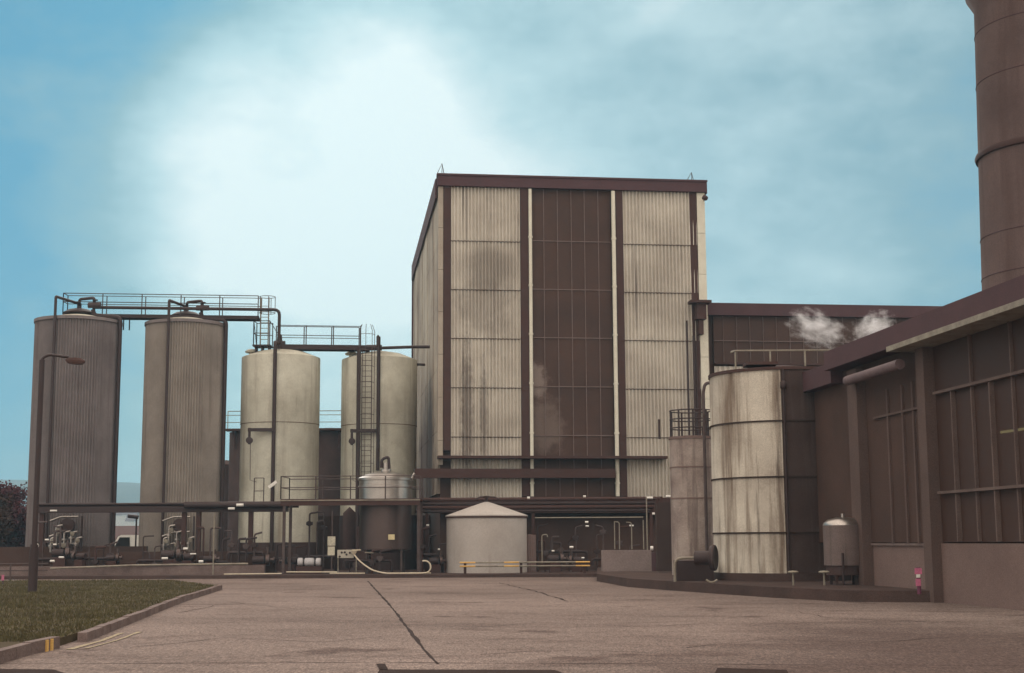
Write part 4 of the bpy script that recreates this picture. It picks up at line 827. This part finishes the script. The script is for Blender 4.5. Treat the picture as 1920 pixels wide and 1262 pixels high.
# second legged dark column left of vessel
for px, w_, lab in ((655, 24, 'dark narrow process column under the platform left of the vessel'),):
    x_ = X(px, 1000, 69.5); g = MB(); r_ = w_/2/FPX*69.5; g.lathe([(.001, .3), (r_*.9, .5), (r_, .8), (r_, 3.0), (.001, 3.3)], (x_, 69.5, 0), 24); tag(g.build('process_column', m_dtank), lab, 'column')
# ------------------------------------------------------------------ signs, panel, hose, drums
sg = thing('safety_sign', 'two pale notice boards one above the other on a thin post under the platform', 'sign', W(621, 1070, 66.0)); sg.location.z = SL
q1 = W(621.5, 1014.5, 66.0); q2 = W(621, 1033, 66.0)
g = MB(); g.box(q1, 14.5/FPX*66, .02, 17/FPX*66); up_ = g.build('board', M('cream_notice', (.55, .52, .40), (.30, .27, .22), 9, .9), sg); g = MB(); g.box(q2, 13/FPX*66, .02, 16/FPX*66); g.build('board', M('plain_cream_notice', (.58, .54, .42)), sg)
g = MB(); g.tube([(q1.x+.02, 66.05, SL), (q1.x+.02, 66.05, Z(621, 958, 66.05))], .03, 6); g.build('post', m_rail, sg)
cp = thing('control_panel', 'pale gauge panel on thin legs with the hose hanging from it', 'control panel', W(649, 1070, 66.0)); cp.location.z = SL
q = W(648, 1038.5, 66.0); w_ = 30/FPX*66; h_ = 15/FPX*66
g = MB(); g.box(q, w_, .12, h_); g.build('panel', m_conc if False else M('pale_panel', (.50, .46, .38)), cp)
for dx, dz in ((-.26, -.12), (-.17, .06), (-.03, .07), (.05, -.03), (.2, .05)):
    g = MB(); g.lathe([(.001, .035), (.045, .03), (.05, 0)], q+Vector((dx, -.06, dz)), 12, axis=Vector((0, -1, 0))); g.build('gauge', m_pipe, cp)
for px in (634, 668): 
    g = MB(); a = W(px, 1046, 66); g.tube([(a.x, 66, SL), (a.x, 66, a.z)], .022, 6); g.build('leg', m_railp, cp)
g = MB(); a = W(664, 1034, 65.8); g.lathe([(.05, .02), (.14, .16), (.16, .2)], a-UP*.16, 12); g.beam(a+Vector((-.1, 0, .06)), a+Vector((.3, 0, .07)), .05, .05); g.build('hose_reel_head', m_hose, cp)
hp = [W(664, 1040, 65.8), W(672, 1050, 65.7), W(684, 1060, 65.6), W(698, 1069, 65.5), W(712, 1073, 65.4)]
hp = [Vector((p.x, p.y, max(p.z, SL+.04))) for p in hp]+[Vector((X(k, 1074, 65.3), 65.3, SL+.04)) for k in (725, 745, 768, 788)]
cx_ = X(796, 1067, 65.3); rr_ = .28
hp += [Vector((cx_+math.sin(a)*rr_, 65.3, SL+.04+rr_-math.cos(a)*rr_)) for a in [x*.35 for x in range(1, 11)]]
pipe('hose', 'cream hose drooping from the gauge panel to a raised coil on the slab edge', hp, .035, m_hose, bend=.12, cat='hose', group=None)
for k, (x0, x1, py, Y, lab) in enumerate(((420, 528, 1077, 65.9, 'first'), (537, 632, 1072.5, 66.0, 'second'), (618, 684, 1075, 65.6, 'third'), (768, 808, 1074.5, 65.5, 'fourth'))):
    a = W(x0, py, Y); b = W(x1, py-(1.5 if k == 0 else 0), Y); a.z = max(a.z, SL+.03); b.z = max(b.z, SL+.03)
    pipe('ground_pipe', '%s thin cream pipe from the left lying along the slab edge' % lab, [a, b], .032, m_hose, bend=0, n=6, group='cream pipes on the slab edge')
dr = thing('drum_rack', 'row of three white drums lying on a low rack under the platform', 'drums', W(580, 1065, 67)); dr.location.z = SL
for x0, x1 in ((558, 568.5), (571, 589.5), (592, 602)):
    a = W(x0, 1053.5, 67); b = W(x1, 1053.5, 67); g = MB(); g.lathe([(.001, 0), (.15, .01), (.18, .04), (.18, (b-a).length-.04), (.15, (b-a).length-.01), (.001, (b-a).length)], a, 20, axis=Vector((1, 0, 0))); g.build('drum', M('translucent_white_drum', (.58, .56, .56)), dr)
g = MB(); a = W(556, 1062, 67); b = W(604, 1062, 67); g.box(((a.x+b.x)/2, 67, (a.z+SL)/2), b.x-a.x, .4, a.z-SL); g.build('rack', m_brown, dr)
# ------------------------------------------------------------------ conical tank
cY_ = 68.3; cx_ = X(912.5, 1010, cY_); cr_ = 74.5/FPX*cY_; zc0 = Z(912, 968, cY_); zpk = Z(912, 941, cY_)
t = thing('conical_tank', 'squat beige tank with a low conical roof behind the yellow ended barrier', 'tank', (cx_, cY_, SL))
g = MB(); g.lathe([(cr_, SL), (cr_, zc0-.06)], (cx_, cY_, 0), 72); g.build('shell', m_ctank, t)
g = MB(); g.lathe([(cr_-.01, zc0-.09), (cr_+.05, zc0-.09), (cr_+.05, zc0-.02)], (cx_, cY_, 0), 72); g.build('rim', m_brown, t)
g = MB(); g.lathe([(cr_+.06, zc0-.015), (cr_+.06, zc0+.03), (cr_*.5, zc0+.5*(zpk-zc0)+.05), (.1, zpk), (.001, zpk)], (cx_, cY_, 0), 72); rf = g.build('roof', m_ctank, t)
g = MB(); g.lathe([(.07, zpk-.05), (.07, zpk+.18), (.2, zpk+.2), (.2, zpk+.26), (.001, zpk+.3)], (cx_, cY_, 0), 16); g.tube([(cx_-.55, cY_, zpk+.1), (cx_-.3, cY_, zpk+.24), (cx_+.4, cY_, zpk+.22), (cx_+.65, cY_, zpk+.1)], .04, 6); g.build('vent', m_pipe, rf)
g = MB(); x_ = X(993, 1030, 68.6); g.lathe([(.30, SL), (.30, Z(993, 1003, 68.6)), (.001, Z(993, 1002, 68.6))], (x_, 68.6, 0), 36, rib=-.03, ribn=1); tag(g.build('drainage_column', m_dado), 'ribbed brown column tucked behind the right edge of the conical tank', 'column')
# barrier
bt_ = thing('crash_barrier', 'low twin bar barrier with yellow painted ends in front of the conical tank', 'barrier', W(985, 1075, 65.6)); bt_.location.z = SL
for py in (1055, 1062):
    a = W(862, py, 65.2); b = W(1106, py-1.5, 65.2); b.z = a.z
    for f0, f1, mt in ((0, .12, m_yel), (.121, .34, m_railp), (.341, .455, m_yel), (.456, .89, m_railp), (.891, 1, m_yel)):
        g = MB(); g.tube([a.lerp(b, f0), a.lerp(b, f1)], .036, 8); g.build('bar', mt, bt_)
for px in (872, 977, 1096): 
    q = W(px, 1060, 65.3); g = MB(); g.box((q.x, 65.33, (SL+q.z+.1)/2), .12, .1, q.z+.1-SL); g.build('post', m_brown, bt_)
# grey block
SL = .30
ga = G(1128, 1086, 0); gY = 62.0; a = W(1130, 1032, gY); b = W(1221, 1034, gY)
g = MB(); g.box(((a.x+b.x)/2, gY+.5, (SL+a.z)/2), b.x-a.x, 1.2, a.z-SL); gb = thing('concrete_tank', 'low mauve grey rendered block beside the barrier end', 'block', ((a.x+b.x)/2, gY, SL)); g.build('body', m_conc, gb)
g = MB(); g.box((b.x+.10, gY+.5, (SL+a.z)/2-.06), .18, 1.22, a.z-SL-.1); g.build('end_panel', m_fascia, gb)
# ------------------------------------------------------------------ dark cabinet
Yc = 59; a = W(1231, 940, Yc); b = W(1284, 940, Yc)
t = thing('electrical_cabinet', 'tall dark cabinet with a small yellow label left of the stained tank', 'cabinet', ((a.x+b.x)/2, Yc, SL))
g = MB(); g.box(((a.x+b.x)/2, Yc+.4, (SL+a.z-.1)/2+.05), b.x-a.x, .8, a.z-SL-.1); g.build('body', m_dbrown, t)
g = MB(); g.box((b.x-.16, Yc-.04, (SL+a.z)/2+.1), .26, .07, a.z-SL-.25); g.build('duct', m_brown, t)
g = MB(); q = W(1264, 994, Yc-.02); g.box(q, 5.5/FPX*Yc, .02, 11/FPX*Yc); g.build('label_plate', m_yel, t)
g = MB(); q = W(1276, 934, Yc); g.lathe([(.16, 0), (.18, .12), (.08, .22), (.001, .24)], (q.x, Yc+.1, a.z-.05), 16); q = W(1240, 930, Yc); g.box((q.x, Yc+.2, a.z+.05), .12, .12, .3); g.box((q.x-.17, Yc+.2, a.z+.0), .1, .1, .2); g.build('top_fitting', m_brown, t)
# ------------------------------------------------------------------ smaller tank with top cage
Y5 = 55; x5 = X(1298, 900, Y5); r5 = 41/FPX*Y5; z5 = Z(1298, 822, Y5)
t = thing('slim_tank', 'slim weathered pale tank with a railed top between the cabinet and the stained tank', 'tank', (x5, Y5, SL))
g = MB(); g.lathe([(r5, SL), (r5, z5)], (x5, Y5, 0), 64); g.build('shell', M('weathered_mauve_tank', (.40, .335, .29), (.20, .15, .135), .9, 1.0, fine=.16, streak=[((.11, .075, .065), 2.2, .5, .8)]), t)
for py in (877, 935): z_ = Z(1298, py, Y5); g = MB(); ring(g, x5, Y5, r5, z_, .05, .015); g.build('band', m_dado, t)
g = MB(); ring(g, x5, Y5, r5, z5, .10, .03); g.build('rim', m_dado, t)
g = MB(); g.lathe([(r5, z5), (.3, z5+.1), (.001, z5+.12)], (x5, Y5, 0), 48); g.build('roof', m_dado, t)
g = MB(); rr = r5-.03
for h in (.38, .72, 1.06): hoop(g, Vector((x5, Y5, z5+h)), rr, 0, 2*math.pi, .025, 28)
for k in range(9): a = k*2*math.pi/9+.5; g.tube([(x5+math.cos(a)*rr, Y5+math.sin(a)*rr, z5), (x5+math.cos(a)*rr, Y5+math.sin(a)*rr, z5+1.06)], .035, 6)
g.build('railing', m_pipe, t)
g = MB(); p = W(1270, 820, Y5-.8); 
g.box((p.x-.62, Y5-.2, z5+.35), .08, .08, .75); g.build('bracket', m_pipe, t)
# swan neck pipe
p = W(1320, 735, 52); q = W(1326, 722, 52); pipe('swan_neck_pipe', 'dark looped swan neck pipe joining the stained tank rim', [Vector((X(1318.5, 735, 52), 52, SL)), W(1318.5, 735, 52), W(1322, 719, 52), W(1336, 717, 52)], .06, m_rail, bend=.25)
for o in (bpy.data.objects['swan_neck_pipe'],): pass
# ------------------------------------------------------------------ big stained tank
Y6 = 48; x6 = X(1468, 900, Y6); r6 = 131/FPX*Y6; z6 = Z(1340, 706, Y6)
t = thing('stained_tank', 'big round tank, its left half pale with rust streaks and its right half dark', 'tank', (x6, Y6, SL))
zb6 = [SL+.25]+[Z(1345, py, Y6) for py in (990+10, 900, 800)]+[z6]
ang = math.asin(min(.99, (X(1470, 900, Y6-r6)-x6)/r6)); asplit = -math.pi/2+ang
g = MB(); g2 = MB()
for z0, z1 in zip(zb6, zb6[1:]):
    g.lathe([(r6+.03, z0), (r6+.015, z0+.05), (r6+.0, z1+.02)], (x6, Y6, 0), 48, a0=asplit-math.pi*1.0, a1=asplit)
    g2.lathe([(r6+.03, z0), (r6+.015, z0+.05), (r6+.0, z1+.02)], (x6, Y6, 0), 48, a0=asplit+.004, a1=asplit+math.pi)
g.build('pale_half', m_stain, t); g2.build('dark_half', m_dbrown, t)  # shell split at the thin pipe, right half coloured darker
m_sd = M('rust_seam_dark', (.05, .033, .027))
for z_ in zb6[1:-1]: g = MB(); ring(g, x6, Y6, r6+.01, z_+.0, .05, .03); g.build('seam', m_sd, t)
g = MB(); ring(g, x6, Y6, r6, z6, .10, .05); g.build('rim', m_brown, t)
g = MB(); g.lathe([(r6, z6), (r6*.5, z6+.22), (.3, z6+.34), (.001, z6+.36)], (x6, Y6, 0), 64); g.build('roof', m_dtank, t)
g = MB(); g.lathe([(r6+.08, SL), (r6+.08, zb6[0])], (x6, Y6, 0), 64); g.build('plinth', m_dconc, t)
g = MB(); 
for k in range(9):
    a = -math.pi+.15+k*(math.pi+.1)/8; p = Vector((x6+math.cos(a)*(r6-.1), Y6+math.sin(a)*(r6-.1), z6))
hz = 1.0; c1 = Vector((X(1382, 657, Y6+.9), Y6-.6, z6)); pts = [Vector((X(1366, 690, 47), 46.4, z6)), Vector((X(1382, 690, 46.9), 47.2, z6)), Vector((X(1580, 690, 47), 47.2, z6))]
hgt = Z(1480, 657, 47.2)-z6; g.tube([pts[0]+UP*hgt*.8, pts[1]+UP*hgt, pts[2]+UP*hgt, pts[2]], .03, 6, bend=.1)
for f in (0, .33, .66, 1): q = pts[1].lerp(pts[2], f); g.tube([q, q+UP*hgt], .03, 6)
g.build('handrail', m_railp, t)
g = MB(); p = W(1405, 684, 46.0); g.box((X(1425, 684, 46.4), 46.4, z6+.2), 1.0, .9, .1); g.build('hatch', m_brown, t)
xq = X(1469, 760, Y6-r6); pipe('thin_downpipe', 'thin dark pipe down the front of the stained tank where pale meets dark', [(xq, Y6-r6-.09, SL+.3), (xq, Y6-r6-.09, z6-.05)], .035, m_pipe, bend=0)
g = MB(); q = W(1468.5, 722, Y6-r6-.12); g.lathe([(.05, -.14), (.10, -.1), (.10, .1), (.05, .14)], q, 10); g.tube([q, (q.x, q.y, z6-.1)], .02, 5); tag(g.build('junction_box', m_pipe), 'small dark junction box on the thin pipe near the top of the stained tank', 'junction box')
# rear pale corrugated strip is the annex cladding. disc flange, looped rail
q = W(1339, 1046, 44.8); t = thing('round_duct', 'large dark round flanged duct end at the foot of the stained tank', 'duct', (q.x, q.y, SL))
axd = Vector((.93, -.36, 0)).normalized()
g = MB(); g.lathe([(.001, -.62), (.21, -.60), (.22, -.14), (.37, -.10), (.40, .0), (.38, .05), (.30, .03), (.001, .0)], q, 36, axis=axd); g.build('duct_body', m_pipe, t)
g = MB(); g.lathe([(.38, -.02), (.408, 0), (.395, .04), (.37, .055)], q, 36, axis=axd); g.build('flange_ring', m_rail, t)
za = Z(1300, 1051, 46.6); g = MB(); g.box((X(1301, 1070, 46.9), 47.0, (SL+za)/2), 68/FPX*46.9, .9, za-SL); g.build('casing', m_pipe, t)
a = W(1266, 1090, 46); pipe('looped_rail', 'pale looped tubular guard left of the round duct', [(X(1265, 1060, 46), 46, SL), W(1265, 1047, 46), W(1335, 1045, 46)], .045, m_railp, bend=.22)
pts = [W(1324+k*4.2, 1087+5*math.sin(k*math.pi/5), 43.6) for k in range(6)]; pts = [Vector((p.x, p.y, max(p.z, .1))) for p in pts]; pipe('looped_rail', 'small pale curved guard on the ground under the round duct', pts, .03, m_railp, bend=0)
# ------------------------------------------------------------------ small domed tank right
Y7 = 42; x7 = X(1582, 1020, Y7); r7 = 37/FPX*Y7; z7 = Z(1582, 985, Y7)
t = thing('domed_tank', 'small dull tank with pale domed top in the workshop corner', 'tank', (x7, Y7, SL))
zb7 = Z(1582, 1060, Y7)
g = MB(); g.lathe([(r7, zb7), (r7, z7)], (x7, Y7, 0), 48); g.build('shell', M('dull_galvanised', (.17, .13, .12), (.12, .09, .08), 1, .8, rough=.6, streak=((.08, .06, .05), 4, .55, .6)), t)
g = MB(); g.lathe([(r7, z7-.01), (r7*.97, z7+.07), (r7*.75, z7+.17), (r7*.35, z7+.23), (.001, z7+.245)], (x7, Y7, 0), 48); g.lathe([(.05, z7+.2), (.05, z7+.34), (.001, z7+.35)], (x7, Y7, 0), 10); g.build('dome', m_ss, t)
g = MB(); 
for k in range(4): a = k*math.pi/2+.8; g.box((x7+math.cos(a)*r7*.8, Y7+math.sin(a)*r7*.8, (SL+zb7)/2), .08, .08, zb7-SL)
g.lathe([(r7*.9, SL+.28), (r7*.9, zb7)], (x7, Y7, 0), 32); g.build('stand', m_dtank, t)
g = MB(); q = W(1580, 1045, Y7-r7-.05); g.tube([(q.x, q.y, SL), (q.x, q.y, q.z+.12)], .035, 8); g.build('drain_pipe', m_pipe, t)
for px, lab in ((1487, 'pale oval cap on the ground edge right of the stained tank'), (1545, 'pale oval cap left of the small domed tank')):
    q = W(px, 1073, 41.5); g = MB(); g.lathe([(.001, -.02), (.15, -.02), (.165, .01), (.11, .04), (.001, .05)], q, 24); g.tube([q-UP*.02, (q.x, q.y, SL)], .03, 6)
    tag(g.build('capped_standpipe', m_railp), lab, 'standpipe', 'pale capped standpipes')
# dim lamp box under eave left
q = W(1543, 729, 45.5); g = MB(); g.box(q, .42, .3, .25, TH); tag(g.build('wall_heater', m_dado), 'dim brown box under the eaves beside the stained tank', 'box')
# hydrant marker
hy = thing('hydrant_marker', 'pink and white hydrant marker on a short post before the workshop wall', 'marker', (X(1722, 1100, 34.5), 34.5, SL))
q = W(1722, 1071, 34.5); x_ = q.x
g = MB(); g.tube([(x_, 34.5, SL), (x_, 34.5, Z(1722, 1064, 34.5))], .05, 10); g.build('post', M('mauve_post', (.16, .06, .10)), hy)
for py, w_, h_, mt in ((1071, 13, 11, m_pink), (1080, 7, 6, m_lamp), (1092, 9, 13, m_pink)):
    q = W(1722, py, 34.42); g = MB(); g.box((q.x, 34.43, q.z), w_/FPX*34.5, .03, h_/FPX*34.5); g.box((q.x, 34.41, q.z), w_*.45/FPX*34.5, .012, h_*.45/FPX*34.5); g.build('plate', mt if mt is m_pink else m_lamp, hy)
p = G(6, 1102); hy2 = thing('marker_post', 'small mauve and white marker on the lawn at the left edge', 'marker', (p.x, p.y, .13))
q = W(6, 1083, p.y); g = MB(); g.tube([(q.x, p.y, .13), (q.x, p.y, q.z+.1)], .03, 8); g.build('post', m_rail, hy2); g = MB(); g.box((q.x, p.y-.04, q.z), .09, .02, .2); g.build('plate', m_pink, hy2)
# ------------------------------------------------------------------ steam
def steam(cpx, cpy, Y, sx, sz, lab, seed, tilt):
    p = W(cpx, cpy, Y); o_ = bpy.data.meshes.new('steam'); bm = bmesh.new(); bmesh.ops.create_icosphere(bm, subdivisions=3, radius=1)
    for v_ in bm.verts: v_.co = v_.co*(1+.15*noise.noise(v_.co*2+Vector((seed, 0, 0))))
    bm.to_mesh(o_); bm.free(); o = bpy.data.objects.new('steam_plume', o_); S.collection.objects.link(o); o.location = p; o.scale = (sx, .6, sz); o.rotation_euler = (0, tilt, 0)
    m = bpy.data.materials.new('steam'); m.use_nodes = True; n = m.node_tree.nodes; l = m.node_tree.links; n.clear(); ou = n.new('ShaderNodeOutputMaterial'); vv = n.new('ShaderNodeVolumePrincipled'); l.new(vv.outputs[0], ou.inputs['Volume'])
    vv.inputs['Color'].default_value = (.99, .99, 1, 1); vv.inputs['Anisotropy'].default_value = .0
    t_ = n.new('ShaderNodeTexCoord'); ln = n.new('ShaderNodeVectorMath'); ln.operation = 'LENGTH'; l.new(t_.outputs['Object'], ln.inputs[0])
    no = n.new('ShaderNodeTexNoise'); no.inputs['Scale'].default_value = 2.6; no.inputs['Detail'].default_value = 7; no.inputs['Roughness'].default_value = .68
    mp = n.new('ShaderNodeMapping'); mp.inputs['Location'].default_value = (seed, seed*2, 0); l.new(t_.outputs['Object'], mp.inputs[0]); l.new(mp.outputs[0], no.inputs['Vector'])
    a_ = n.new('ShaderNodeMath'); a_.operation = 'MULTIPLY_ADD'; l.new(ln.outputs['Value'], a_.inputs[0]); a_.inputs[1].default_value = -.30; l.new(no.outputs['Fac'], a_.inputs[2])
    r_ = n.new('ShaderNodeMapRange'); l.new(a_.outputs[0], r_.inputs['Value']); r_.inputs['From Min'].default_value = .30; r_.inputs['From Max'].default_value = .62; r_.inputs['To Max'].default_value = 5.5
    l.new(r_.outputs[0], vv.inputs['Density']); o_.materials.append(m); tag(o, lab, 'steam', kind='stuff')
steam(1532, 616, 47.5, 1.25, .75, 'white steam drifting left above the stained tank handrail', 3.1, .35)
steam(1638, 616, 46.5, .95, .65, 'white steam rising over the workshop fascia', 9.4, -.30)
# ------------------------------------------------------------------ haze
g = MB(); g.box((0, 1500, 64.5), 7000, 3400, 131)
hz = g.build('haze', m_lamp); hz.data.materials.clear()
m = bpy.data.materials.new('haze'); m.use_nodes = True; n = m.node_tree.nodes; n.clear(); ou = n.new('ShaderNodeOutputMaterial'); vv = n.new('ShaderNodeVolumePrincipled')
vv.inputs['Density'].default_value = .0005; vv.inputs['Color'].default_value = (.42, .72, .92, 1); m.node_tree.links.new(vv.outputs[0], ou.inputs['Volume']); hz.data.materials.append(m); hz['kind'] = 'stuff'
